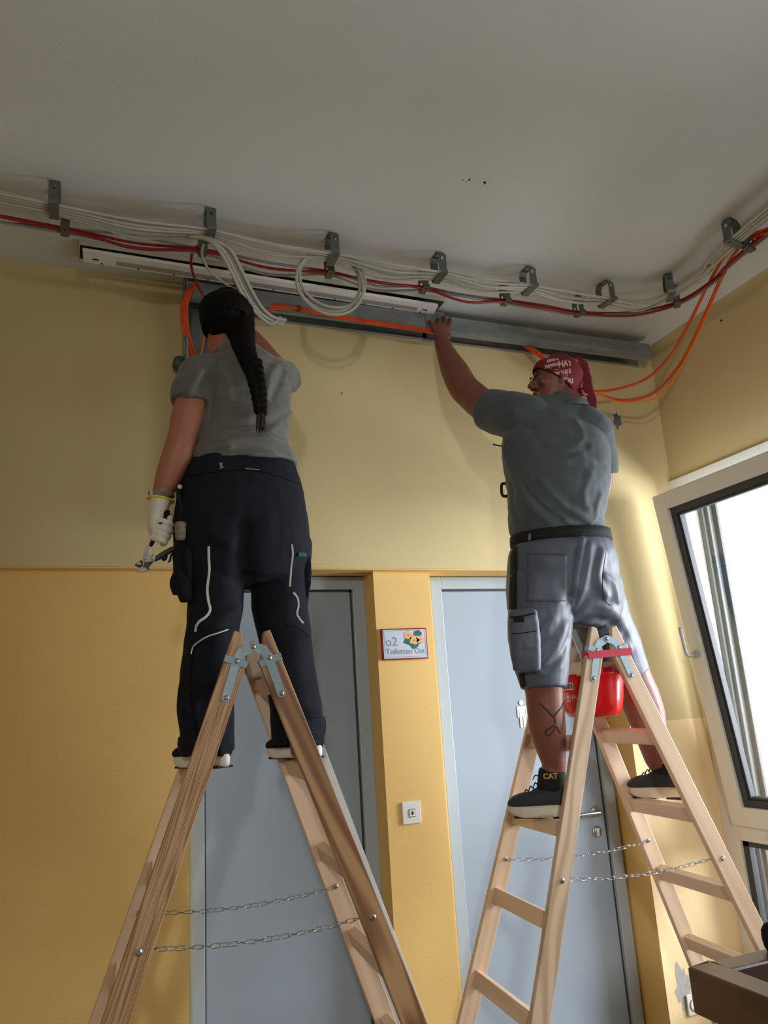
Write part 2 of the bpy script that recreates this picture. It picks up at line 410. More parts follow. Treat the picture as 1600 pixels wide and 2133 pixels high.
slab('end_cap', M['lum_beige'], l0 - V(0, 0, .03), l0 - V(-.003, 0, .03), l0 + V(.003, .12, -.03), l0 + V(0, .12, -.03), .029)
c0 = atz(172, 522, 3.452); c1 = atz(913, 638, 3.436); c2 = atz(903, 656, 3.436); c3 = atz(174, 546, 3.452)
slab('cover_plate', M['lum_white'], c0, c1, c2, c3, .014, .001)
mixp = lambda u, v: (c0.lerp(c1, u)).lerp(c3.lerp(c2, u), v) - V(0, 0, .0008)
slab('speckled_strip', M['dirt'], mixp(.08, .46), mixp(.94, .46), mixp(.94, .84), mixp(.08, .84), .0007)
for k in range(11):
    bm = bmesh.new(); p = mixp(.045 + k * .091, .88); cyl(bm, p, p - V(0, 0, .0015), .004, 8); obj('screw', bm, M['black'], lum)
for u in (.03, .965):
    bm = bmesh.new(); p = mixp(u, .6); box(bm, p - V(.012, .004, .001), p + V(.012, .004, 0)); obj('slot', bm, M['black'], lum)

# wall trunking under the ceiling and the vertical run
def trunk(x0, x1, label, z0=3.358, z1=3.440, yo=3.03):
    r = empty('cable_trunking', ((x0 + x1) / 2, yo + .05, (z0 + z1) / 2))
    tag(r, label, 'cable trunking')
    e = 0.0015
    bm = bmesh.new()
    box(bm, (x0, yo, z0), (x1, yo + e, z1)); box(bm, (x0, yo, z1 - e), (x1, YB, z1)); box(bm, (x0, YB - e, z0 - .006), (x1, YB, z1))
    obj('channel', bm, M['trunk'], r)
    bm = bmesh.new()   # rolled lips of the open underside
    box(bm, (x0, yo - .002, z0 - .003), (x1, yo + .040, z0)); box(bm, (x0, yo + .037, z0), (x1, yo + .040, z0 + .012)); box(bm, (x0, yo + .012, z0 - .006), (x1, yo + .018, z0 - .003))
    box(bm, (x0, yo - .003, z0 + .004), (x1, yo, z0 + .010)); box(bm, (x0, YB - .020, z0 - .008), (x1, YB, z0 - .005))
    obj('lip', bm, M['trunk'], r, bevel=0.001)
    return r
t1_ = trunk(0.372, 1.55, 'galvanised cable trunking under the luminaire, left length', 3.362, 3.440)
t2_ = trunk(1.53, 2.842, 'galvanised cable trunking running from the raised hand to the right corner')
bm = bmesh.new(); box(bm, (1.50, 3.026, 3.345), (1.60, 3.03, 3.455))
obj('joint_clip', bm, M['trunk'], t2_)
r = empty('vertical_trunking', (0.45, 3.09, 2.9))
tag(r, 'open vertical galvanised trunking on the wall left of the braided worker', 'cable trunking')
bm = bmesh.new()
box(bm, (.369, YB - .002, 2.35), (.525, YB, 3.487)); box(bm, (.369, YB - .10, 2.35), (.371, YB, 3.487)); box(bm, (.523, YB - .10, 2.35), (.525, YB, 3.36))
box(bm, (.369, YB - .10, 2.35), (.384, YB - .098, 3.487)); box(bm, (.512, YB - .10, 2.35), (.525, YB - .098, 3.36))
obj('channel', bm, M['trunk'], r)

bm = bmesh.new(); lathe(bm, [(.024, 0), (.028, .006), (.028, .05), (.022, .058)], at(372, 764, 3.12), V(0, -1, 0), 24)
obj('cable_gland', bm, M['alu'], r, smooth=True)
# clamps on the ceiling
def strap(bm, p, q, wx, slot=None, th=.0016):
    """flat strap from p to q in the (y,z) plane, width wx along x, optional slot (half width, from, to)"""
    d = V(0, q[0] - p[0], q[1] - p[1]); L = d.length; d.normalize(); nrm = V(0, -d.z, d.y)
    def b(x0, x1, s0, s1):
        o = V(0, p[0], p[1])
        c = []
        for t in (0, th):
            for x, s in ((x0, s0), (x1, s0), (x1, s1), (x0, s1)): c.append(bm.verts.new(o + V(x, 0, 0) + d * s + nrm * t))
        for f in ((0, 1, 2, 3), (7, 6, 5, 4), (0, 4, 5, 1), (1, 5, 6, 2), (2, 6, 7, 3), (3, 7, 4, 0)): bm.faces.new([c[i] for i in f])
    h = wx / 2
    if not slot: b(-h, h, 0, L)
    else:
        sw, s0, s1 = slot
        b(-h, h, 0, s0); b(-h, h, s1, L); b(-h, -sw, s0, s1); b(sw, h, s0, s1)
def make_clamp(name, w, hgt, wx, label, group):
    r = empty(name, (0, 0, 0)); tag(r, label, 'cable clamp', group)
    bm = bmesh.new(); h = w / 2; c = w * .2
    strap(bm, (-h + c, -.002), (h - c, -.002), wx, (.004, .01, w * .5 - .004) if w > .06 else None)
    strap(bm, (-h + c, -.002), (-h, -.018), wx); strap(bm, (h - c, -.002), (h, -.018), wx)
    strap(bm, (-h, -.018), (-h, -hgt + .014), wx, (.0055, .008, .026))
    strap(bm, (h, -.018), (h, -hgt), wx, (.005, .03, .048))
    obj('strap', bm, M['galv'], r)
    bm = bmesh.new()
    strap(bm, (-h - .012, -hgt), (h + .004, -hgt), wx * .95, (.005, .012, .022)); strap(bm, (-h - .012, -hgt), (-h - .014, -hgt + .012), wx * .8)
    obj('latch', bm, M['galv'], r)
    return r
def copy_tree(o, parent=None):
    c = o.copy(); C.objects.link(c); c.parent = parent
    for ch in [x for x in bpy.data.objects if x.parent == o]: copy_tree(ch, c)
    return c
GA = 'galvanised ceiling clamps carrying the white cable bundle'
GB = 'small galvanised ceiling clamps carrying the red cables'
A_ST = [(-.138, 2.60, 0), (.407, 2.60, 0), (.902, 2.625, 0), (1.387, 2.635, 0), (1.828, 2.625, 0), (2.253, 2.63, 8), (2.515, 2.50, -35), (2.474, 2.071, -78)]
A_LB = ['leftmost large clamp of the ceiling row, near the left photo edge', 'large ceiling clamp from which the loose white cables hang down', 'large ceiling clamp above the white cable coil',
        'large ceiling clamp above the right end of the luminaire', 'large ceiling clamp second to the right of the luminaire end', 'large ceiling clamp where the white bundle starts to bend',
        'turned large ceiling clamp inside the bend of the bundle', 'large turned ceiling clamp nearest the right photo edge']
B_ST = [(-.105, 2.735, 0, .13), (.40, 2.735, 0, .125), (.93, 2.755, 0, .10), (1.372, 2.765, 0, .10), (1.79, 2.77, 0, .10), (2.20, 2.775, 5, .10), (2.62, 2.57, -40, .09), (2.59, 2.10, -80, .10)]
protoA = make_clamp('cable_clamp', .080, .112, .036, A_LB[0], GA)
protoB = make_clamp('small_cable_clamp', .045, .100, .030, 'small clamp holding the red cables below the leftmost large clamp', GB)
B_LB = ['small clamp holding the red cables below the leftmost large clamp', 'small clamp where the red cables branch off downwards', 'small clamp on the red cable behind the white coil', 'small clamp half hidden by the large clamp over the luminaire end',
        'small clamp with a rectangular hole left of the fifth large clamp', 'small clamp at the lowest point of the bending bundle', 'small turned clamp right of the turned large clamp', 'small clamp gripping the orange cables at the right photo edge']
for i, (x, y, a) in enumerate(A_ST):
    o = protoA if i == 0 else copy_tree(protoA)
    o.location = (x, y, CZ); o.rotation_euler = (0, 0, math.radians(a)); o['label'] = A_LB[i]
for i, (x, y, a, h) in enumerate(B_ST):
    o = protoB if i == 0 else copy_tree(protoB)
    o.location = (x, y, CZ); o.rotation_euler = (0, 0, math.radians(a)); o['label'] = B_LB[i]

# cable runs through the clamps
rnd = random.Random(3)
def run(name, mt, off, zoff, r, stations, start, end, sag, label, group):
    pts = [V(*start) + V(0, off, zoff)]
    prev = None
    for i, s in enumerate(stations):
        x, y, a = s[0], s[1], math.radians(s[2])
        n = V(-math.sin(a), math.cos(a), 0); t = V(math.cos(a), math.sin(a), 0)
        c = V(x, y, 0) + n * off; z = CZ - .108 + zoff
        if prev is not None:
            m = (prev + V(c.x, c.y, z)) / 2
            if i < 7: m.z -= sag * rnd.uniform(.2, 1.5)
            m.y += rnd.uniform(-.028, .028)
            if i in (6, 7) : m += V(.035, .03 if i == 6 else 0, 0)
            pts.append(m)
        prev = V(c.x, c.y, z); pts.append(prev)
    pts.append(V(*end) + V(off, 0, zoff))
    for p in pts: p.z = min(p.z, CZ - r - .002)
    o = cable(name, mt, pts, r, n=9)
    return tag(o, label, 'cable', group)
GW = 'white cables of the ceiling bundle'
whites = [(-.031, .006), (-.015, .006), (.002, .007), (.018, .006), (.033, .010), (-.010, .022)]
for k, (of, zo) in enumerate(whites):
    run('white_cable', M['cable_white'], of, zo, .0054, A_ST, (-.95, 2.55 + .02 * math.sin(k), CZ - .10 + .01 * (k % 3)), (2.38 + .03 * (k % 3), .9, CZ - .09), .018, 'long white cable lying side by side with its likes in the ceiling bundle', GW)
run('grey_cable', M['cable_grey'], .012, .016, .0055, B_ST, (-.95, 2.70, CZ - .12), (2.55, .9, CZ - .10), .02, 'grey cable beside the red ones in the small ceiling clamps', None)
run('grey_cable', M['cable_grey'], .004, .030, .0048, B_ST, (-.95, 2.80, CZ - .13), (2.52, .9, CZ - .09), .012, 'thin grey cable drawn uppermost through the small ceiling clamps', None)
run('red_cable', M['cable_red'], -.008, .014, .0062, B_ST, (-.95, 2.66, CZ - .10), (2.52, .9, CZ - .10), .022, 'thicker, lower of the two dark red cables sagging along the ceiling', 'pair of red ceiling cables')
run('red_cable', M['cable_red'], -.002, .026, .0056, B_ST, (-.95, 2.70, CZ - .09), (2.5, .9, CZ - .085), .012, 'upper, tauter of the two dark red cables along the ceiling', 'pair of red ceiling cables')

# loose white bunch hanging from the second clamp
LWL = ['loose white cable hanging past the dark-haired head, second from the left of four', 'loose white cable hanging past the dark-haired head, third from the left of four', 'rightmost of the four loose white cables hanging past the dark-haired head', 'loose white cable of the hanging bunch that lies nearest the dark-haired head']
for k, (dx, dy, dd) in enumerate(((0, 0, 0), (7, -1, .012), (14, -3, .0), (-6, 3, -.01))):
    ptl = [at(400 + dx, 488 + dy, 2.62), at(437 + dx * .6, 500, 2.60), at(466 + dx, 524 + dy, 2.60 + dd), at(490 + dx, 568 + dy, 2.62 + dd), at(512 + dx, 612 + dy, 2.66 + dd), at(538 + dx * .8, 648 + dy, 2.70 + dd), at(566 + dx * .5, 668 + dy * 2, 2.74 + dd), at(588 + (dx - dy) * .4, 676 - k * 5, 2.77 + dd)]
    tag(cable('white_cable', M['cable_white'], ptl, .0072), LWL[k], 'cable', 'loose white cables hanging from the second clamp')
tag(cable('white_cable', M['cable_white'], [at(425, 508, 2.62), at(421, 530, 2.66), at(434, 560, 2.74), at(458, 582, 2.84), at(492, 606, 2.95), at(510, 622, 3.04)], .005), 'single thin white cable drooping to the wall behind the dark-haired head', 'cable')
tag(cable('red_cable', M['cable_red'], [at(425, 507, 2.735), at(405, 518, 2.74), at(398, 545, 2.80), at(404, 575, 2.90), at(418, 605, 2.98), at(434, 628, 3.03)], .0058), 'red cable looping down left of the dark-haired head', 'cable')
tag(cable('red_cable', M['cable_red'], [at(444, 508, 2.735), at(462, 530, 2.74), at(480, 560, 2.80), at(492, 595, 2.90), at(515, 640, 3.0), at(560, 660, 3.06)], .0062), 'red cable running down beside the hanging white bunch', 'cable')
# coil of white cable
cps = []
for k in range(0, 43):
    a = k / 12 * 2 * math.pi; j = k / 12
    rx = 67 + 5 * math.sin(j * 2.1); ry = 63 + 5 * math.cos(j * 1.7)
    px = 685 + rx * math.cos(a - 1.2) + 6 * math.sin(j * 1.3) + 10 * math.sin(a - 1.2); py = 585 + ry * math.sin(a - 1.2) + 4 * math.sin(j * 2.9)
    cps.append(at(px, py, 2.655 + .012 * j + .015 * math.sin(a)))
tag(cable('cable_coil', M['cable_white'], cps, .0062, n=5), 'coil of white cable tied below the third large clamp', 'cable')
stub = tag(cable('cable_stub', M['cable_white'], [at(690, 525, 2.65), at(706, 531, 2.65), at(724, 538, 2.66)], .005), 'short cable stub with a red sealing cap right of the third large clamp', 'cable')
bm = bmesh.new(); p = at(722, 538, 2.66); q = at(738, 540, 2.665)
lathe(bm, [(.006, 0), (.006, (q - p).length * .35), (.014, (q - p).length * .4), (.014, (q - p).length * .6), (.007, (q - p).length * .65), (.007, (q - p).length * .8), (.013, (q - p).length * .82), (.013, (q - p).length)], p, (q - p).normalized(), 14)
obj('sealing_cap', bm, M['cable_red'], stub)
# dark soot line free. orange cables
def oc(pts, r, m, label, group=None): return tag(cable('orange_cable', M[m], pts, r, n=10), label, 'cable', group)
oc([at(1082, 714, 3.10), at(1110, 728, 3.06), at(1145, 752, 3.02), at(1195, 800, 3.0), at(1235, 815, 3.0), at(1295, 808, 2.99), at(1352, 785, 2.90), at(1398, 738, 2.76), at(1436, 672, 2.60), at(1474, 596, 2.42), at(1510, 532, 2.24), at(1552, 494, 2.12), at(1600, 476, 1.98), at(1660, 440, 1.85)], .0072, 'cable_orange', 'uppermost orange cable arching from the trunking past the red headscarf to the right clamp')
oc([at(1086, 716, 3.09), at(1112, 734, 3.05), at(1148, 762, 3.0), at(1195, 805, 2.98), at(1240, 820, 2.98), at(1300, 834, 2.95), at(1360, 820, 2.86), at(1412, 765, 2.72), at(1452, 692, 2.58), at(1488, 610, 2.42), at(1522, 540, 2.25), at(1560, 500, 2.12), at(1600, 484, 1.98), at(1660, 450, 1.85)], .0072, 'cable_orange', 'lowest bright orange cable arching past the red headscarf')
oc([at(1092, 714, 3.09), at(1120, 732, 3.05), at(1152, 756, 3.0), at(1198, 800, 2.97), at(1238, 817, 2.97), at(1296, 838, 2.94), at(1372, 826, 2.83), at(1420, 762, 2.70), at(1462, 680, 2.55), at(1496, 600, 2.40), at(1528, 536, 2.25), at(1562, 496, 2.13), at(1600, 480, 1.99), at(1660, 446, 1.85)], .0045, 'cable_amber', 'thin amber cable following the orange ones past the red headscarf')
GO = 'orange cables tied under the trunking'
for k in range(3):
    oc([at(528, 652 - 8 * k, 3.06), at(575, 643 - 4 * k, 3.03), at(630, 644 + k, 3.018), at(720, 660 + 2 * k, 3.015), at(800, 673 + 2 * k, 3.015), at(895, 688 + 2 * k, 3.015), at(990, 700, 3.11), at(1080, 714, 3.11)], .0068, 'cable_orange', ['lowest orange cable tied under the left trunking length', 'middle orange cable tied under the left trunking length', 'uppermost orange cable tied under the left trunking length'][2 - k], GO)
bm = bmesh.new(); p = at(623, 643, 3.018); lathe(bm, [(.016, -.006), (.016, .006)], p, V(1, 0, 0), 12)
tag(obj('cable_tie', bm, M['cable_red'], smooth=False), 'dark red tie around the orange cables under the coil', 'cable tie')
bm = bmesh.new(); p = at(1080, 714, 3.085); lathe(bm, [(.014, -.01), (.014, .01)], p, V(1, 0, 0), 12)
tag(obj('cable_tie', bm, M['cable_red'], smooth=False), 'red tie where the orange cables leave the trunking near the headscarf', 'cable tie')
for k in range(3):
    oc([at(432, 610 + 3 * k, 3.10), at(415, 592 + 4 * k, 3.05), at(395 + 3 * k, 602, 3.02), at(379 + 5 * k, 640, 3.02), at(382 + 5 * k, 690, 3.04), at(394 + 5 * k, 740, 3.08), at(398 + 3 * k, 800, 3.11), at(400 + 3 * k, 900, 3.11)], .0068, 'cable_orange', ['outermost left orange cable bulging from the vertical trunking', 'middle orange cable bulging from the vertical trunking', 'orange cable nearest the head, bulging from the vertical trunking'][k], 'orange cables in the vertical trunking')
oc([at(428, 690, 3.08), at(420, 735, 3.06), at(412, 790, 3.08)], .0045, 'cable_amber', 'short amber cable end beside the half hidden cheek')

# plaster damage on the wall right of the man
def blob(name, cx, cz, rx, rz, y, m, seed, depth=.006, parent=None, n=26):
    rr = random.Random(seed); bm = bmesh.new()
    o = bm.verts.new((cx, y - depth * .3, cz)); r1 = []; r2 = []
    for k in range(n):
        a = 2 * math.pi * k / n; j = rr.uniform(.62, 1.18)
        r1.append(bm.verts.new((cx + math.cos(a) * rx * .55 * rr.uniform(.7, 1.2), y - depth * rr.uniform(.1, 1), cz + math.sin(a) * rz * .55 * rr.uniform(.7, 1.2))))
        r2.append(bm.verts.new((cx + math.cos(a) * rx * j, y - .0006, cz + math.sin(a) * rz * j)))
    for k in range(n):
        q = (k + 1) % n
        bm.faces.new((o, r1[k], r1[q])); bm.faces.new((r1[k], r2[k], r2[q], r1[q]))
    return obj(name, bm, m, parent)
M['plaster_grey'] = mat('bare_grey_plaster', srgb(120, 118, 116), 0.95, bump=0.8, bscale=160, var=0.3, vscale=60)
M['plaster_pale'] = mat('chipped_paint_edge', srgb(205, 202, 198), 0.95)
wb = bpy.data.objects['wall_back']
blob('chipped_edge', 2.642, 3.02, .034, .062, YB, M['plaster_pale'], 3, .002, wb)
blob('plaster_damage', 2.640, 3.02, .026, .050, YB - .0015, M['plaster_grey'], 5, .008, wb)
M['filler_smear'] = mat('grey_filler_smear', srgb(178, 172, 166), 0.95, var=.12, vscale=30)
blob('plaster_patch', 2.556, .31, .05, .11, YB, M['filler_smear'], 8, .001, wb)
blob('wall_stain', 1.09 * 3.14 / 3.14, 3.03, .006, .007, YB, M['pine'], 9, .001, wb)
for sx, sz, l in ((.60, 2.36, .05), (1.09, 2.52, .04), (.52, 2.9, .01)):
    pass
# socket plate low on the back wall behind the table corner
so_ = empty('wall_socket', (2.58, YB, .25)); tag(so_, 'white wall socket low behind the dark table corner', 'socket')
boxes('cover_frame', M['plastic_white'], [((2.555, YB - .010, .205), (2.635, YB, .288))], so_, bevel=.003)
bm = bmesh.new(); lathe(bm, [(.026, 0), (.026, .006), (.02, .006), (.019, -.004)], V(2.595, YB - .008, .246), V(0, -1, 0)); obj('socket_insert', bm, M['plastic_white'], so_, smooth=True)

# ------------------------------------------------------------------ lettering
def text_obj(name, s, size, mt, parent, loc, rot=(R90, 0, 0), extrude=0.0004, align='LEFT', sx=1.0, bold=0.0):
    cu = bpy.data.curves.new(name, 'FONT'); cu.body = s; cu.size = size; cu.extrude = extrude; cu.align_x = align; cu.offset = bold
    t = bpy.data.objects.new(name, cu); C.objects.link(t)
    bpy.context.view_layer.update()
    me = bpy.data.meshes.new_from_object(t.evaluated_get(bpy.context.evaluated_depsgraph_get()))
    bpy.data.objects.remove(t)
    mw = Matrix.LocRotScale(Vector(loc), __import__('mathutils').Euler(rot), Vector((sx, 1, 1)))
    me.transform(mw)
    return obj(name, me, mt, parent)
# sign between the doors
sg = empty('door_sign', (1.333, YL, 1.875)); tag(sg, 'red-edged white sign with flowers and grey lettering between the doors', 'sign')
M['sign_red'] = mat('red_sign_edge', srgb(150, 30, 34), 0.3)
M['sign_white'] = mat('white_sign_panel', srgb(205, 210, 224), 0.3)
M['sign_grey'] = mat('grey_sign_lettering', srgb(130, 146, 156), 0.5)
M['leaf'] = mat('dark_green_leaf_print', srgb(20, 104, 80), 0.5)
M['petal'] = mat('apricot_petal_print', srgb(232, 178, 120), 0.6, var=0.08, vscale=90)
M['petal_core'] = mat('brown_flower_centre', srgb(196, 132, 88), 0.6)
M['sign_dark'] = mat('black_print', (0.02, 0.02, 0.022), 0.5)
boxes('backing_board', M['sign_red'], [((1.224, YL - .012, 1.808), (1.442, YL, 1.943))], sg)
boxes('sign_panel', M['sign_white'], [((1.231, YL - .0135, 1.813), (1.437, YL - .0118, 1.938))], sg)
yy = YL - .0137
boxes('border_line', M['sign_grey'], [((1.236, yy - .0003, 1.933), (1.433, yy, 1.9345)), ((1.236, yy - .0003, 1.818), (1.433, yy, 1.8195)), ((1.236, yy - .0003, 1.818), (1.2375, yy, 1.9345)), ((1.4315, yy - .0003, 1.818), (1.433, yy, 1.9345))], sg)
text_obj('lettering', 'o2', .055, M['sign_grey'], sg, (1.241, yy, 1.868), bold=.0002)
text_obj('lettering', 'Toiletten Ost', .034, M['sign_grey'], sg, (1.240, yy, 1.832), sx=1.0, bold=.0004)
bm = bmesh.new()
for poly in ([(.0, .0), (.012, .022), (.03, .022), (.05, .0), (.075, -.004), (.105, .002), (.075, -.008), (.07, -.02), (.045, -.03), (.03, -.012)], [(.052, .04), (.058, .05), (.078, .054), (.092, .044), (.092, .032), (.075, .028), (.055, .030)]):
    prism(bm, [(x + .328 - .003, y + .008) for x, y in poly], V(1.0, yy, 1.872), V(1, 0, 0), V(0, 0, 1), V(0, -1, 0), .0005)
obj('leaf_print', bm, M['leaf'], sg)
def flower(cx, cz, r):
    bm = bmesh.new()
    poly = []
    for k in range(40):
        a = 2 * math.pi * k / 40; q = r * (1 + .14 * math.cos(5 * a)); poly.append((q * math.cos(a), q * .82 * math.sin(a)))
    prism(bm, poly, V(cx, yy - .0005, cz), V(1, 0, 0), V(0, 0, 1), V(0, -1, 0), .0006)
    f = obj('flower_print', bm, M['petal'], sg)
    bm = bmesh.new()
    prism(bm, [(r * .3 * math.cos(k * .63), r * .22 * math.sin(k * .63)) for k in range(10)], V(cx, yy - .0011, cz), V(1, 0, 0), V(0, 0, 1), V(0, -1, 0), .0004)
    obj('flower_centre', bm, M['petal_core'], f)
flower(1.352, 1.912, .021); flower(1.378, 1.890, .022); flower(1.408, 1.892, .020)
# bell push
bp_ = empty('bell_push', (1.314, YL, 1.175)); tag(bp_, 'square white bell push on the yellow pier between the doors', 'switch')
boxes('cover_frame', M['plastic_white'], [((1.272, YL - .009, 1.132), (1.356, YL, 1.220))], bp_, bevel=.003)
boxes('button_edge', M['sign_dark'], [((1.3005, YL - .0098, 1.158), (1.3305, YL - .0085, 1.190))], bp_)
boxes('button', M['plastic_white'], [((1.302, YL - .0125, 1.160), (1.329, YL - .009, 1.188))], bp_, bevel=.0015)
bm = bmesh.new()
prism(bm, [(-.007, -.006), (-.005, -.002), (-.004, .005), (-.0015, .008), (.0015, .008), (.004, .005), (.005, -.002), (.007, -.006)], V(1.3155, YL - .0126, 1.175), V(1, 0, 0), V(0, 0, 1), V(0, -1, 0), .0004)
cyl(bm, V(1.3155, YL - .0126, 1.1675), V(1.3155, YL - .013, 1.1675), .0018, 8)
obj('bell_symbol', bm, M['sign_dark'], bp_)
# pictogram figure on the right door
pc = at(1088, 1486, YD + .014)
bm = bmesh.new(); o_ = V(pc.x, YD + .0165, pc.z)
cz2 = .050
prism(bm, [(.0125 * math.cos(k * math.pi / 10), cz2 + .0125 * math.sin(k * math.pi / 10)) for k in range(20)], o_, V(1, 0, 0), V(0, 0, 1), V(0, -1, 0), .004)
prism(bm, [(-.022, .034), (.022, .034), (.027, .028), (.027, -.018), (.019, -.018), (.019, .018), (.0165, .018), (.0165, -.065), (.002, -.065), (.002, -.012), (-.002, -.012), (-.002, -.065), (-.0165, -.065), (-.0165, .018), (-.019, .018), (-.019, -.018), (-.027, -.018), (-.027, .028)], o_, V(1, 0, 0), V(0, 0, 1), V(0, -1, 0), .004)
tag(obj('pictogram', bm, M['plastic_white']), 'small white figure pictogram stuck on the right door', 'pictogram')

# ------------------------------------------------------------------ dark table at the lower right
M['walnut'] = wood('dark_stained_wood', srgb(80, 46, 28), srgb(58, 32, 18), (0.3, .3, 1), 0.3, ring=5, contrast=0.9)
M['walnut'].node_tree.nodes['Principled BSDF'].inputs['Coat Weight'].default_value = 1.0
M['walnut'].node_tree.nodes['Principled BSDF'].inputs['Coat IOR'].default_value = 1.6
M['walnut'].node_tree.nodes['Principled BSDF'].inputs['Coat Roughness'].default_value = .35
tb = empty('wooden_table', (1.75, 1.15, 0)); tag(tb, 'dark stained thick-framed table with a black sunken top at the lower right', 'table')
tx0, tx1, ty0, ty1, tz0, tz1, rim = 1.301, 2.2, .70, 1.579, .905, 1.0, .064
bm = bmesh.new()
box(bm, (tx0, ty0, tz0), (tx0 + rim, ty1, tz1)); box(bm, (tx1 - rim, ty0, tz0), (tx1, ty1, tz1)); box(bm, (tx0 + rim, ty0, tz0), (tx1 - rim, ty0 + rim, tz1)); box(bm, (tx0 + rim, ty1 - rim, tz0), (tx1 - rim, ty1, tz1))
bmesh.ops.remove_doubles(bm, verts=bm.verts, dist=1e-5)
obj('table_frame', bm, M['walnut'], tb, bevel=.006)
boxes('sunken_top', M['black'], [((tx0 + rim, ty0 + rim, .93), (tx1 - rim, ty1 - rim, .94))], tb)
for x in (tx0 + .05, tx1 - .11):
    for y in (ty0 + .05, ty1 - .11): boxes('leg', M['walnut'], [((x, y, 0), (x + .06, y + .06, tz0))], tb, bevel=.004)
bm = bmesh.new()
p = at(1614, 1940, 1.545); bx = p.x
lathe(bm, [(.0, 0), (.022, .0), (.028, .010), (.031, .028), (.030, .045), (.022, .058), (.008, .064), (0, .065)], V(bx, 1.545, 1.0), V(0, 0, 1), 28)
tag(obj('black_pot', bm, M['black'], smooth=True), 'rounded black pot standing on the far rim of the dark table', 'pot')
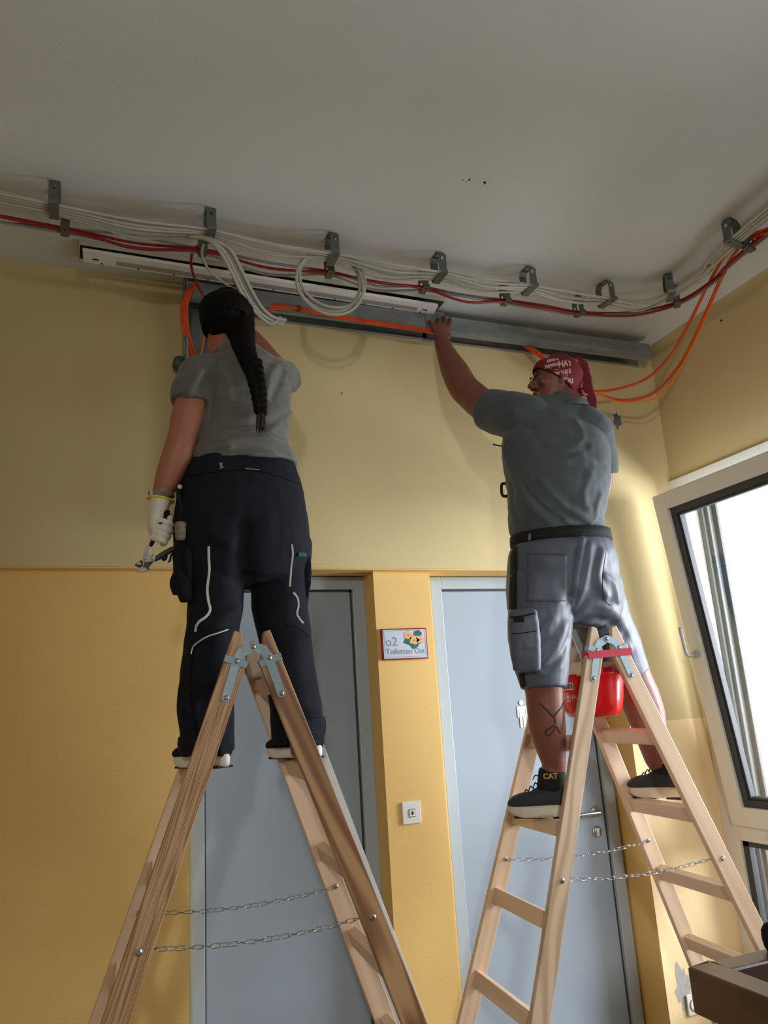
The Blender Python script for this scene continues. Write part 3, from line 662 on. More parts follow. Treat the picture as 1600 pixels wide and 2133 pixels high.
# ------------------------------------------------------------------ ladders
TOPZ = 1.844
def lw(z): return .165 + .067 * (TOPZ - z)          # half distance between the two rails of a leg
def lu(z): return .022 + .360 * (TOPZ - z)          # distance of a leg from the middle
RUNGS = (.345, .62, .893, 1.165, 1.442, 1.700)
def make_ladder(loc, rz, label, mats, zch):
    r = empty('step_ladder', (loc[0], loc[1], 0), rz); tag(r, label, 'ladder')
    X = world(r)
    def place(bm):
        bmesh.ops.transform(bm, matrix=X, verts=bm.verts); return bm
    hw, th = .0325, .0125
    for s in (-1, 1):
        for side in (-1, 1):
            b = V(s * lu(0), side * lw(0), 0); t = V(s * lu(TOPZ), side * lw(TOPZ), TOPZ)
            d = (t - b); L = d.length; d.normalize(); w = V(0, side, 0); w = (w - d * w.dot(d)).normalized(); e = w.cross(d).normalized()
            if e.x * s < 0: e = -e                     # e points to the outside of the A
            bm = bmesh.new()
            poly = [(-hw, -.002), (hw, .02), (hw, L), (hw - .022, L), (-hw, L - .085)]
            prism(bm, poly, b - w * th, e, d, w, 2 * th)
            R4 = X @ Matrix.Translation(b) @ d.to_track_quat('Z', 'Y').to_matrix().to_4x4(); place(bm); bmesh.ops.transform(bm, matrix=R4.inverted(), verts=bm.verts)
            o = obj('rail', bm, mats[0] if (side < 0 and s < 0) else (mats[1] if side < 0 else mats[2]), r, bevel=.003); o.location = R4.to_translation(); o.rotation_euler = R4.to_euler()
        for z in RUNGS:
            c = V(s * lu(z), 0, z); d = V(-s * .360, 0, 1).normalized(); n = V(s * 1, 0, .360).normalized()
            h = lw(z) - th * .6
            bm = bmesh.new(); a = V(0, 1, 0)
            hh, tt = (.027, .016)
            vs = []
            for yv in (-h, h):
                for p, q in ((-hh, -tt), (hh, -tt), (hh, tt), (-hh, tt)): vs.append(bm.verts.new(c + a * yv + d * p + n * q))
            for f in ((3, 2, 1, 0), (4, 5, 6, 7), (0, 1, 5, 4), (1, 2, 6, 5), (2, 3, 7, 6), (3, 0, 4, 7)): bm.faces.new([vs[i] for i in f])
            R4 = X @ Matrix.Translation(c) @ V(0, 1, 0).to_track_quat('Z', 'X').to_matrix().to_4x4(); place(bm); bmesh.ops.transform(bm, matrix=R4.inverted(), verts=bm.verts)
            o = obj('rung', bm, mats[3], r, bevel=.003); o.location = R4.to_translation(); o.rotation_euler = R4.to_euler()
    for side in (-1, 1):
        zc = 1.772; y0 = side * (lw(zc) + th)
        hg = None
        for s in (-1, 1):
            bm = bmesh.new()
            o0 = V(0, side * (lw(1.80) + th + .002 + (.003 if s > 0 else 0)), 0)
            # curved arm: from the pivot over the collar and down along the rail
            path = [(0, 1.806), (.030, 1.796), (.046, 1.772), (.054, 1.745), (.078, 1.668)] if s > 0 else [(0, 1.806), (.034, 1.790), (.048, 1.766), (.056, 1.740), (.080, 1.664)]
            wid = [.013, .0145, .014, .0125, .0125]
            pts = [V(s * u, 0, z) for u, z in path]
            lft, rgt = [], []
            for i, p in enumerate(pts):
                dd = (pts[min(i + 1, 4)] - pts[max(i - 1, 0)]).normalized(); nn = V(-dd.z, 0, dd.x)
                lft.append((p + nn * wid[i])); rgt.append((p - nn * wid[i]))
            dd0 = (pts[0] - pts[1]).normalized(); dd1 = (pts[-1] - pts[-2]).normalized()
            cap0 = [pts[0] + dd0 * .012 * math.cos(a) + V(-dd0.z, 0, dd0.x) * .012 * math.sin(a) for a in (-1.2, -.6, 0, .6, 1.2)]
            cap1 = [pts[-1] + dd1 * .0125 * math.cos(a) + V(-dd1.z, 0, dd1.x) * .0125 * math.sin(a) for a in (-1.2, -.6, 0, .6, 1.2)]
            loop = lft + cap1[::-1] + rgt[::-1] + cap0[::-1]
            # plate leans with the rails
            def Yp(z): return side * (lw(z) + th + .0015 + (.0025 if s > 0 else 0))
            A = [bm.verts.new(V(p.x, Yp(p.z), p.z)) for p in loop]; B = [bm.verts.new(V(p.x, Yp(p.z) + side * .0022, p.z)) for p in loop]
            try: bm.faces.new(A[::-1])
            except Exception: pass
            bm.faces.new(B)
            for k in range(len(A)): bm.faces.new((A[k], A[(k + 1) % len(A)], B[(k + 1) % len(A)], B[k]))
            hg = obj('hinge_arm', place(bm), M['zinc'], r, bevel=0)
            bm = bmesh.new()      # collar round the rail
            cc = V(s * lu(1.765), side * lw(1.765), 1.765); d = V(-s * .360, 0, 1).normalized(); e = V(s, 0, .360).normalized()
            for a0, a1, w0, w1 in ((-.034, .034, th + .001, th + .005), (-.034, -.031, -th, th + .004), (.031, .034, -th, th + .004)):
                vs = []
                for dz in (-.0105, .0105):
                    for p, q in ((a0, w0), (a1, w0), (a1, w1), (a0, w1)): vs.append(bm.verts.new(cc + e * p + V(0, side, 0) * q + d * dz))
                for f in ((3, 2, 1, 0), (4, 5, 6, 7), (0, 1, 5, 4), (1, 2, 6, 5), (2, 3, 7, 6), (3, 0, 4, 7)): bm.faces.new([vs[i] for i in f])
            obj('collar', place(bm), M['zinc'], r, bevel=.001)
            for u, z in (path[-1], path[2]) + (((0, 1.806),) if s > 0 else ()):
                bm = bmesh.new(); lathe(bm, [(.0075, 0), (.0075, .002), (.0045, .005)], V(s * u, Yp(z) + side * .003, z), V(0, side, 0), 12)
                obj('bolt', place(bm), M['steel'], hg, smooth=False)
        # chain between the legs with its two eye bolts
        zc = zch; u0 = lu(zc); bm = bmesh.new(); n = 27
        y = side * (lw(zc) + (-th if side > 0 else -th))
        y = side * (lw(zc) - th - .004)
        A_ = V(-u0, y, zc); B_ = V(u0, y, zc)
        for k in range(n):
            t = (k + .5) / n; c = A_.lerp(B_, t) + V(0, 0, -.022 * 4 * t * (1 - t)); tilt = -.022 * 4 * (1 - 2 * t) / (2 * u0)
            ax = V(1, 0, tilt).normalized(); up = V(0, 1, 0) if k % 2 else V(0, 0, 1)
            if k % 3 == 0: up = V(0, .7, .7)
            hl, hr = .0145, .0055
            pts = [c + ax * (hl * math.copysign(min(1, abs(math.cos(q)) * 1.25), math.cos(q))) + up * (hr * math.sin(q)) for q in [2 * math.pi * j / 10 for j in range(10)]]
            tube(bm, pts, .0013, 5, closed=True)
        ch = obj('chain', place(bm), M['steel'], r, smooth=True)
        for s in (-1, 1):
            bm = bmesh.new()
            lathe(bm, [(.009, 0), (.009, .002), (.005, .005)], V(s * u0, side * (lw(zc) + th), zc), V(0, side, 0), 14)
            cyl(bm, V(s * u0, side * (lw(zc) - th - .012), zc), V(s * u0, side * (lw(zc) + th), zc), .003, 8)
            lathe(bm, [(.008, 0), (.008, .002), (.005, .004)], V(s * u0, side * (lw(zc) - th), zc), V(0, -side, 0), 14)
            obj('eye_bolt', place(bm), M['steel'], ch)
    return r
L1 = make_ladder((.483, 2.448), -.069, 'wooden double step ladder on the left carrying the worker in navy trousers', (M['pine2'], M['pine'], M['beech'], M['beech']), 1.052)
L2 = make_ladder((1.8447, 2.588), -.0823, 'wooden double step ladder on the right with the red bucket in its top', (M['ash'], M['beech'], M['beech'], M['beech']), 1.018)
X1 = world(L1); X2 = world(L2)
# felt loop on the far rail of the left ladder
bm = bmesh.new(); c = V(lu(1.71) - .01, lw(1.71) - .014, 1.71)
box(bm, (c.x - .014, c.y - .022, c.z - .022), (c.x + .016, c.y, c.z + .022)); bmesh.ops.transform(bm, matrix=X1, verts=bm.verts)
M['felt'] = mat('beige_felt', srgb(196, 160, 140), 0.95)
obj('felt_loop', bm, M['felt'], L1, bevel=.004)
# pale board behind the right legs of the left ladder
M['board'] = mat('pale_grey_board', srgb(214, 214, 218), 0.5, var=0.03)
bm = bmesh.new()
a_ = V(lu(0) + .088, lw(0) + .028, 0); b_ = V(lu(1.60) + .090, lw(1.60) + .032, 1.60); d_ = (b_ - a_); Lb = d_.length; d_.normalize(); e_ = V(1, 0, .360).normalized(); w_ = e_.cross(d_)
prism(bm, [(-.052, -.01), (.052, .02), (.052, Lb), (-.052, Lb)], a_, e_, d_, V(0, 1, 0), .012); bmesh.ops.transform(bm, matrix=X1, verts=bm.verts)
tag(obj('wooden_board', bm, M['board'], bevel=.002), 'pale grey board leaning behind the right legs of the left ladder', 'board')

# ------------------------------------------------------------------ bucket hanging in the right ladder
M['bucket'] = mat('red_bucket_plastic', srgb(214, 14, 24), 0.28)
M['bucket'].node_tree.nodes['Principled BSDF'].inputs['Subsurface Weight'].default_value = 0.0
M['ribbon'] = mat('crimson_ribbon', srgb(190, 20, 60), 0.45)
M['label_white'] = mat('white_print', srgb(225, 205, 210), 0.4)
bk = empty('bucket', (1.85, 2.60, 1.47)); tag(bk, 'red plastic bucket hanging under the top of the right ladder', 'bucket')
bc = X2 @ V(.005, -.02, 0); bc.z = 0
seg = 40; bm = bmesh.new(); prof = [(0.0, 1.526), (.062, 1.522), (.092, 1.530), (.106, 1.550), (.114, 1.59), (.119, 1.64), (.124, 1.675), (.128, 1.680), (.128, 1.686), (.119, 1.684), (.114, 1.64), (.106, 1.59), (.085, 1.545), (0, 1.54)]
rings = []
for q, z in prof:
    ring_ = []
    for k in range(seg):
        a = 2 * math.pi * k / seg
        dent = 1 - .10 * math.exp(-((a - 5.35) / .25) ** 2) * max(0, min(1, (1.66 - z) / .1))
        ring_.append(bm.verts.new(V(bc.x + math.cos(a) * max(q, 1e-4) * .98 * dent, bc.y + math.sin(a) * max(q, 1e-4) * 1.15 * dent, z)))
    rings.append(ring_)
for A, B in zip(rings, rings[1:]):
    for k in range(seg): bm.faces.new((A[k], A[(k + 1) % seg], B[(k + 1) % seg], B[k]))
obj('bucket_body', bm, M['bucket'], bk, smooth=True)
bvh_b = BVHTree.FromObject(bpy.data.objects['bucket_body'], bpy.context.evaluated_depsgraph_get())
def decal(name, me_or_bm, origin, ux, uz, direction, bvh, mt, parent, lift=.0012, maxd=.5):
    """lay a flat mesh (x,z plane) onto a surface"""
    me = me_or_bm
    if isinstance(me, bpy.types.Mesh):
        bm = bmesh.new(); bm.from_mesh(me)
    else: bm = me
    bmesh.ops.subdivide_edges(bm, edges=[e for e in bm.edges if e.calc_length() > .012], cuts=2, use_grid_fill=True)
    dele = []
    for v in bm.verts:
        p = origin + ux * v.co.x + uz * v.co.y
        h = bvh.ray_cast(p, direction, maxd)
        if h[0] is None: dele.append(v)
        else: v.co = h[0] - direction * lift
    bmesh.ops.delete(bm, geom=dele, context='VERTS')
    return obj(name, bm, mt, parent)
def text_mesh(s, size, bold=0.0, sx=1.0, align='CENTER'):
    cu = bpy.data.curves.new('t', 'FONT'); cu.body = s; cu.size = size; cu.align_x = align; cu.offset = bold; cu.resolution_u = 3
    t = bpy.data.objects.new('t', cu); C.objects.link(t); bpy.context.view_layer.update()
    me = bpy.data.meshes.new_from_object(t.evaluated_get(bpy.context.evaluated_depsgraph_get())); bpy.data.objects.remove(t)
    if sx != 1: me.transform(Matrix.Diagonal((sx, 1, 1, 1)))
    return me
def view_frame(px, py, Y, back=.25):
    """origin just in front of a surface point, with axes square to the line of sight"""
    p = at(px, py, Y); d = (p - CAM).normalized(); ux = d.cross(V(0, 0, 1)).normalized(); uz = ux.cross(d).normalized()
    return p - d * back, ux, uz, d
def rect_mesh(rs):
    bm = bmesh.new()
    for x0, y0, x1, y1 in rs:
        bm.faces.new([bm.verts.new((x, y, 0)) for x, y in ((x0, y0), (x1, y0), (x1, y1), (x0, y1))])
    me = bpy.data.meshes.new('r'); bm.to_mesh(me); bm.free(); return me
px2m = 1 / 545
o_, ux, uz, d = view_frame(1183, 1430, 2.50)
decal('barcode_label', rect_mesh([(-.02, -.014, .02, .014)]), o_, ux, uz, d, bvh_b, M['label_white'], bk)
decal('barcode', rect_mesh([(-.015 + k * .0042, -.009, -.015 + k * .0042 + (.002 if k % 3 else .003), .010) for k in range(8)]), o_, ux, uz, d, bvh_b, M['sign_dark'], bk, .0018)
o_, ux, uz, d = view_frame(1183, 1453, 2.50)
decal('printed_logo', rect_mesh([(-.006, .012, .004, .017), (-.006, -.004, .004, .009), (-.006, -.016, .004, -.009), (-.014, -.006, -.010, .016), (.0065, -.018, .009, .012)]), o_, ux, uz, d, bvh_b, M['label_white'], bk)
o_, ux, uz, d = view_frame(1202, 1456, 2.50)
decal('printed_lettering', text_mesh('eur', .030), o_, ux, uz, d, bvh_b, M['label_white'], bk)
# crimson ribbon tied round the ladder top, holding the bucket
bm = bmesh.new(); zz = 1.752
def rb(p0, p1, h=.013):
    a = [bm.verts.new(X2 @ V(*p)) for p in ((p0[0], p0[1], p0[2] - h), (p1[0], p1[1], p1[2] - h), (p1[0], p1[1], p1[2] + h), (p0[0], p0[1], p0[2] + h))]
    bm.faces.new(a)
yo = -(lw(zz) + .0225); ul = lu(zz)
rb((-ul - .034, yo, zz - .004), (ul + .038, yo, zz + .004)); rb((-ul - .034, yo, zz - .004), (-ul - .036, yo + .05, zz)); rb((ul + .038, yo, zz + .004), (ul + .034, yo + .05, zz - .004))
rb((-ul - .036, yo + .05, zz), (-.07, -.10, 1.685)); rb((ul + .034, yo + .05, zz - .004), (.07, -.10, 1.69)); rb((-.07, -.10, 1.70), (.0, -.128, 1.688)); rb((.07, -.10, 1.70), (.0, -.128, 1.688))
o = obj('ribbon', bm, M['ribbon']); sm = o.modifiers.new('thick', 'SOLIDIFY'); sm.thickness = .0012
tag(o, 'crimson ribbon tied round the top of the right ladder', 'ribbon')
# ------------------------------------------------------------------ body building tools
UP = V(0, 0, 1)
def ppm(p):
    """photo pixels per metre at a point"""
    q = p - CAM; fwd = V(AX.z, AY.z, AZ.z)
    return F / q.dot(fwd)
def rightof(p):
    d = (p - CAM); d.z = 0; d.normalize(); return V(d.y, -d.x, 0)
def sec(y, xl, xr, Y, ratio, s):
    """body cross-section whose outline runs from xl to xr in the photo row y; s = sideways axis of the body"""
    c = at((xl + xr) / 2, y, Y); w = (xr - xl) / 2 / ppm(c); r = rightof(c); t = V(-s.y, s.x, 0)
    a = w / math.sqrt(s.dot(r) ** 2 + (ratio * t.dot(r)) ** 2)
    return (c, a, a * ratio, s)
def lsec(px, py, Y, w, ratio=1.0, s=None):
    c = at(px, py, Y); return (c, w / 2 / ppm(c), w / 2 / ppm(c) * ratio, s)
def loft(bm, secs, seg=24, n=5, cap0=True, cap1=True, power=2.0):
    secs = [(Vector(c), a, b, s) for c, a, b, s in secs]
    P = catmull([x[0] for x in secs], n)
    A = catmull([Vector((x[1], x[2], 0)) for x in secs], n)
    sides = [x[3] for x in secs]
    d0 = (secs[-1][0] - secs[0][0]).normalized()
    base = None
    rings = []; N_ = len(P)
    for i, p in enumerate(P):
        d = (P[min(i + 1, N_ - 1)] - P[max(i - 1, 0)]).normalized()
        k = i / n; k0 = min(int(k), len(secs) - 1); k1 = min(k0 + 1, len(secs) - 1)
        s0, s1 = sides[k0], sides[k1]
        if s0 is not None and s1 is not None: side = s0.lerp(s1, k - k0)
        else: side = base if base is not None else frame_of(d)[0]
        side = side - d * side.dot(d)
        if side.length < 1e-4: side = frame_of(d)[0]
        side.normalize(); base = side; u = d.cross(side)
        rings.append((p, side, u, A[i].x, A[i].y, d))
    out = []
    def ring(p, s, u, a, b):
        vs = []
        for q in range(seg):
            th = 2 * math.pi * q / seg; c_, s_ = math.cos(th), math.sin(th)
            cx = math.copysign(abs(c_) ** (2 / power), c_); sy = math.copysign(abs(s_) ** (2 / power), s_)
            vs.append(bm.verts.new(p + s * a * cx + u * b * sy))
        return vs
    p, s, u, a, b, d = rings[0]
    if cap0:
        m = min(a, b)
        for f, g in ((.35, .92), (.75, .62)): out.insert(0, ring(p - d * m * f * .6, s, u, a * g, b * g))
    for p, s, u, a, b, d in rings: out.append(ring(p, s, u, a, b))
    if cap1:
        m = min(a, b)
        for f, g in ((.35, .92), (.75, .62)): out.append(ring(p + d * m * f * .6, s, u, a * g, b * g))
    for Aq, Bq in zip(out, out[1:]):
        for q in range(seg): bm.faces.new((Aq[q], Aq[(q + 1) % seg], Bq[(q + 1) % seg], Bq[q]))
    bm.faces.new(out[0][::-1]); bm.faces.new(out[-1])
    return out
def ball(bm, c, r, sx=(1, 1, 1), mat3=None, sub=2):
    ret = bmesh.ops.create_icosphere(bm, subdivisions=sub, radius=1)
    for v in ret['verts']:
        q = V(v.co.x * r * sx[0], v.co.y * r * sx[1], v.co.z * r * sx[2])
        if mat3: q = mat3 @ q
        v.co = q + c
def fuse(name, bm, mt, parent, voxel=.006, smooth=3, extra=None, factor=.5, fold=None, fine=(0.0, 10, 1.0, (1, 1, 1))):
    bmesh.ops.recalc_face_normals(bm, faces=bm.faces)
    me = bpy.data.meshes.new('tmp'); bm.to_mesh(me); bm.free()
    o = bpy.data.objects.new('tmp', me); C.objects.link(o)
    m = o.modifiers.new('r', 'REMESH'); m.mode = 'VOXEL'; m.voxel_size = voxel; m.adaptivity = 0
    if smooth:
        s_ = o.modifiers.new('s', 'SMOOTH'); s_.iterations = smooth; s_.factor = factor
    bpy.context.view_layer.update()
    me2 = bpy.data.meshes.new_from_object(o.evaluated_get(bpy.context.evaluated_depsgraph_get()))
    bpy.data.objects.remove(o); bpy.data.meshes.remove(me)
    me2.name = name
    if fold is not None:      # folds drawn on the garment: photo polylines laid onto its surface
        bm3 = bmesh.new(); bm3.from_mesh(me2); bt_ = BVHTree.FromBMesh(bm3); bm3.free(); sg = []
        for pts, w, h in fold:
            q = [drape(bt_, v.x, v.y, 0) for v in catmull([Vector((x, y, 0)) for x, y in pts], 3)]
            for a, b in zip(q, q[1:]):
                if a is not None and b is not None and (a - b).length < .12: sg.append((a, b, w, h))
        extra = folds(sg, *fine)
    if extra:
        co = [v.co.copy() for v in me2.vertices]; no = [v.normal.copy() for v in me2.vertices]
        for v, c_, n_ in zip(me2.vertices, co, no): v.co = c_ + n_ * extra(c_, n_)
    return obj(name, me2, mt, parent, smooth=True)
def seg_dist(p, a, b):
    ab = b - a; t = max(0, min(1, (p - a).dot(ab) / ab.dot(ab))); return (p - a - ab * t).length, t
def folds(lst, fine=0.0, fs=14.0, seed=0.0, aniso=(1, 1, 1)):
    """lst: (a, b, width, height): ridge (+) or crease (-) along the segment a-b"""
    segs = []
    for a, b, w, h in lst:
        m = (a + b) / 2; segs.append((a, b, w, h, m, (a - b).length / 2 + 3 * w))
    def f(p, n):
        up_ = dn_ = 0.0
        for a, b, w, h, m, R in segs:
            if (p - m).length < R:
                q, t = seg_dist(p, a, b)
                if q < 2.6 * w:
                    e = h * math.exp(-(q / w) ** 2 * 1.6)
                    if e > 0: up_ = max(up_, e)
                    else: dn_ = min(dn_, e)
        d = up_ + dn_
        if fine:
            q = V(p.x * aniso[0], p.y * aniso[1], p.z * aniso[2]) * fs + V(seed, seed, seed)
            d += fine * (noise.noise(q) + .5 * noise.noise(q * 2.3))
        return d
    return f
def pl(Y, *pts):      # polyline of photo points at depth Y turned into ridge segments
    return [at(x, y, Y) for x, y in pts]
def ridges(Y, pts, w, h):
    q = pl(Y, *pts); return [(a, b, w, h) for a, b in zip(q, q[1:])]
def bvh_of(o):
    bm = bmesh.new(); bm.from_mesh(o.data); t = BVHTree.FromBMesh(bm); bm.free(); return t
def drape(bvh, px, py, lift=.002, shift=(0, 0)):
    """point on the surface of a body along the sight line through a photo pixel"""
    p = at(px, py, 1.0); d = (p - CAM).normalized(); h = bvh.ray_cast(CAM, d, 6)
    if h[0] is None: return None
    return h[0] - d * lift
def strip(name, bvh, pts, w, mt, parent, lift=.002, n=6):
    """flat sewn strip following a garment surface"""
    c = []
    q = catmull([Vector((x, y, 0)) for x, y in pts], n)
    for v in q:
        s = drape(bvh, v.x, v.y, lift)
        if s is not None: c.append(s)
    if len(c) < 3: return None
    bm = bmesh.new(); prev = None
    for i, p in enumerate(c):
        d = (c[min(i + 1, len(c) - 1)] - c[max(i - 1, 0)]).normalized(); v = (p - CAM).normalized(); s = d.cross(v).normalized()
        pr = (bm.verts.new(p - s * w / 2), bm.verts.new(p - v * .0012), bm.verts.new(p + s * w / 2))
        if prev:
            bm.faces.new((prev[0], prev[1], pr[1], pr[0])); bm.faces.new((prev[1], prev[2], pr[2], pr[1]))
        prev = pr
    return obj(name, bm, mt, parent, smooth=True)
def patch(name, bvh, poly, mt, parent, lift=.006, thick=.006, grid=14, bulge=0.0):
    """sewn-on pocket: photo outline of four corners draped on the garment, with real thickness"""
    (x0, y0), (x1, y1), (x2, y2), (x3, y3) = poly
    bm = bmesh.new(); G = []
    for i in range(grid + 1):
        row = []
        for j in range(grid + 1):
            u, v = i / grid, j / grid
            x = (x0 * (1 - u) + x1 * u) * (1 - v) + (x3 * (1 - u) + x2 * u) * v
            y = (y0 * (1 - u) + y1 * u) * (1 - v) + (y3 * (1 - u) + y2 * u) * v
            p = drape(bvh, x, y, 0)
            if p is not None:
                d = (p - CAM).normalized(); p = p - d * (lift + bulge * math.sin(math.pi * u) ** .6 * math.sin(math.pi * v) ** .6)
            row.append(p)
        G.append(row)
    vs = [[bm.verts.new(p) if p is not None else None for p in row] for row in G]
    for i in range(grid):
        for j in range(grid):
            q = (vs[i][j], vs[i + 1][j], vs[i + 1][j + 1], vs[i][j + 1])
            if all(q):
                # keep only cells that lie on one continuous surface
                if max((a.co - b.co).length for a in q for b in q) < .06: bm.faces.new(q)
    bmesh.ops.delete(bm, geom=[v for v in bm.verts if not v.link_faces], context='VERTS')
    bmesh.ops.smooth_vert(bm, verts=bm.verts, factor=.4, use_axis_x=True, use_axis_y=True, use_axis_z=True)
    o = obj(name, bm, mt, parent, smooth=True)
    s = o.modifiers.new('t', 'SOLIDIFY'); s.thickness = thick; s.offset = 0
    return o
def frame3(fwd, up=UP):
    f = fwd.normalized(); r = f.cross(up).normalized(); u = r.cross(f).normalized()
    return Matrix((r, f, u)).transposed()          # columns: right, forward, up

def head_secs(k=1.0):
    return [(.000, .026, .028, .058), (.022, .046, .050, .040), (.05, .058, .070, .022), (.085, .066, .084, .010), (.12, .072, .093, .002),
            (.155, .076, .099, -.003), (.19, .073, .093, -.006), (.215, .058, .074, -.008), (.230, .034, .045, -.009)]
def head(bm, O, R, S=1.0, ears=(1, -1), nose=1.0):
    """O = underside of the chin level on the neck axis, R = orientation"""
    secs = [(O + R @ V(0, yo, z) * S, a * S, b * S, R @ V(1, 0, 0)) for z, a, b, yo in head_secs()]
    loft(bm, secs, 28, 4)
    q = lambda x, y, z: O + R @ V(x, y, z) * S
    loft(bm, [(q(0, .088, .142), .010 * S, .010 * S, None), (q(0, .104, .112), .012 * S, .012 * S, None), (q(0, .116 * nose ** .2, .090), .018 * S, .014 * S, R @ V(1, 0, 0))], 12, 3)
    ball(bm, q(.014, .100, .086), .011 * S); ball(bm, q(-.014, .100, .086), .011 * S)
    loft(bm, [(q(-.045, .078, .150), .008 * S, .008 * S, None), (q(0, .094, .152), .010 * S, .010 * S, None), (q(.045, .078, .150), .008 * S, .008 * S, None)], 10, 3)
    loft(bm, [(q(-.024, .082, .058), .006 * S, .006 * S, None), (q(0, .095, .061), .009 * S, .008 * S, None), (q(.024, .082, .058), .006 * S, .006 * S, None)], 10, 3)
    loft(bm, [(q(-.020, .080, .045), .006 * S, .006 * S, None), (q(0, .091, .044), .009 * S, .008 * S, None), (q(.020, .080, .045), .006 * S, .006 * S, None)], 10, 3)
    ball(bm, q(0, .080, .014), .019 * S, (1.2, .8, .8), R)
    for e in ears:
        loft(bm, [(q(e * .072, -.004, .098), .010 * S, .006 * S, R @ V(0, 1, 0)), (q(e * .080, -.012, .115), .014 * S, .006 * S, R @ V(0, 1, 0)), (q(e * .083, -.018, .138), .017 * S, .006 * S, R @ V(0, 1, 0)), (q(e * .078, -.014, .155), .012 * S, .006 * S, R @ V(0, 1, 0))], 12, 3)
    for e in (1, -1): ball(bm, q(e * .048, .070, .100), .022 * S, (.9, .8, .9), R)

def finger(bm, base, dirs, lens, r0, r1):
    pts = [base]
    for d, l in zip(dirs, lens): pts.append(pts[-1] + d.normalized() * l)
    n = len(pts) - 1
    loft(bm, [(p, r0 + (r1 - r0) * i / n, r0 + (r1 - r0) * i / n, None) for i, p in enumerate(pts)], 12, 3)

def shoe(parent, heel, yaw, L, mats, pitch=0.0, ankle=None, style='low', wide=1.0, name='shoe', hs=1.0):
    """work shoe: heel point on the rung top, yaw = heading of the toe"""
    R = Matrix.Rotation(yaw, 4, 'Z') @ Matrix.Rotation(-pitch, 4, 'Y')
    T = Matrix.Translation(heel) @ R @ Matrix.Diagonal((1, 1, hs, 1))
    k = L / .30
    bm = bmesh.new()
    prof = [(0.002, .030, .030, .090), (.03, .038, .030, .104), (.07, .039, .029, .114), (.115, .040, .028, .120), (.16, .045, .027, .100), (.20, .050, .027, .082), (.245, .050, .028, .078), (.278, .042, .030, .068), (.298, .026, .034, .054)]
    rings = []
    for x, hw, z0, z1 in prof:
        vs = []
        hw *= wide
        for q in range(20):
            a = 2 * math.pi * q / 20; c_, s_ = math.cos(a), math.sin(a)
            cx = math.copysign(abs(c_) ** .75, c_); sy = math.copysign(abs(s_) ** .8, s_)
            zc = (z0 + z1) / 2
            vs.append(bm.verts.new(V(x * k, hw * k * cx * (1 if s_ < 0 else 1 - .25 * s_), (zc + (z1 - z0) / 2 * sy) * k)))
        rings.append(vs)
    for A, B in zip(rings, rings[1:]):
        for q in range(20): bm.faces.new((A[q], A[(q + 1) % 20], B[(q + 1) % 20], B[q]))
    bm.faces.new(rings[0][::-1]); bm.faces.new(rings[-1])
    loft(bm, [(V(.105, 0, .06) * k, .055 * k, .035 * k, V(1, 0, 0)), (V(.100, 0, .11) * k, .050 * k, .035 * k, V(1, 0, 0)), (V(.095, 0, .145) * k, .047 * k, .037 * k, V(1, 0, 0))], 20, 3, True, False)
    bmesh.ops.transform(bm, matrix=T, verts=bm.verts)
    up = fuse(name, bm, mats[0], parent, .0035, 3)
    bm = bmesh.new()
    out = []
    for q in range(44):
        a = 2 * math.pi * q / 44
        x = .150 + .152 * math.cos(a); t = x / .30
        hw = (.036 + .013 * max(0, math.sin((t - .25) * 2.6))) * (1 if t > 0 else 1)
        y = hw * math.copysign(abs(math.sin(a)) ** .75, math.sin(a))
        out.append((x * k, y * k * wide))
    lv = []
    for zt, g in ((0.0, .95), (.006, 1.0), (.022, 1.02), (.034, 1.0), (.038, .94)):
        row = []
        for x, y in out:
            t = x / (.30 * k); spring = .012 * max(0, (t - .75) / .25) ** 1.5; arch = .008 * math.exp(-((t - .42) / .12) ** 2) if zt < .01 else 0
            heel_ = .006 * math.exp(-(t / .3) ** 2) if zt > .03 else 0
            row.append(bm.verts.new(V(.15 * k + (x - .15 * k) * g, y * g, (zt + spring + arch + heel_) * k)))
        lv.append(row)
    n = len(out)
    for A, B in zip(lv, lv[1:]):
        for q in range(n): bm.faces.new((A[q], A[(q + 1) % n], B[(q + 1) % n], B[q]))
    bm.faces.new(lv[0][::-1]); bm.faces.new(lv[-1])
    bmesh.ops.transform(bm, matrix=T, verts=bm.verts)
    so = obj('sole', bm, mats[1], up, smooth=True)
    bm = bmesh.new()      # dark tread under heel and ball
    for x0, x1 in ((.01, .10), (.15, .27)):
        box(bm, (x0 * k, -.034 * k * wide, -.003), (x1 * k, .034 * k * wide, .003))
    bmesh.ops.transform(bm, matrix=T, verts=bm.verts)
    obj('tread', bm, mats[2], so, bevel=.001)
    bm = bmesh.new()      # laces
    for j in range(4):
        x = (.145 + .022 * j) * k; z = (.118 - .011 * j) * k
        tube(bm, catmull([V(x, -.026 * k, z - .012), V(x + .004, 0, z + .0035), V(x + .008, .026 * k, z - .012)], 4), .0022, 6)
    for sgn in (-1, 1): tube(bm, catmull([V(.145 * k, 0, .128 * k), V(.160 * k, sgn * .018, .138 * k), V(.170 * k, sgn * .030, .124 * k)], 4), .0018, 6)
    bmesh.ops.transform(bm, matrix=T, verts=bm.verts)
    obj('lace', bm, mats[2], up, smooth=True)
    bm = bmesh.new()      # padded collar
    tube(bm, [T @ (V(.093 + .047 * math.cos(a), .038 * math.sin(a), .147 + .010 * math.cos(a)) * k) for a in [2 * math.pi * j / 24 for j in range(24)]], .007 * k, 8, closed=True)
    obj('collar', bm, mats[3], up, smooth=True)
    return up, T, k
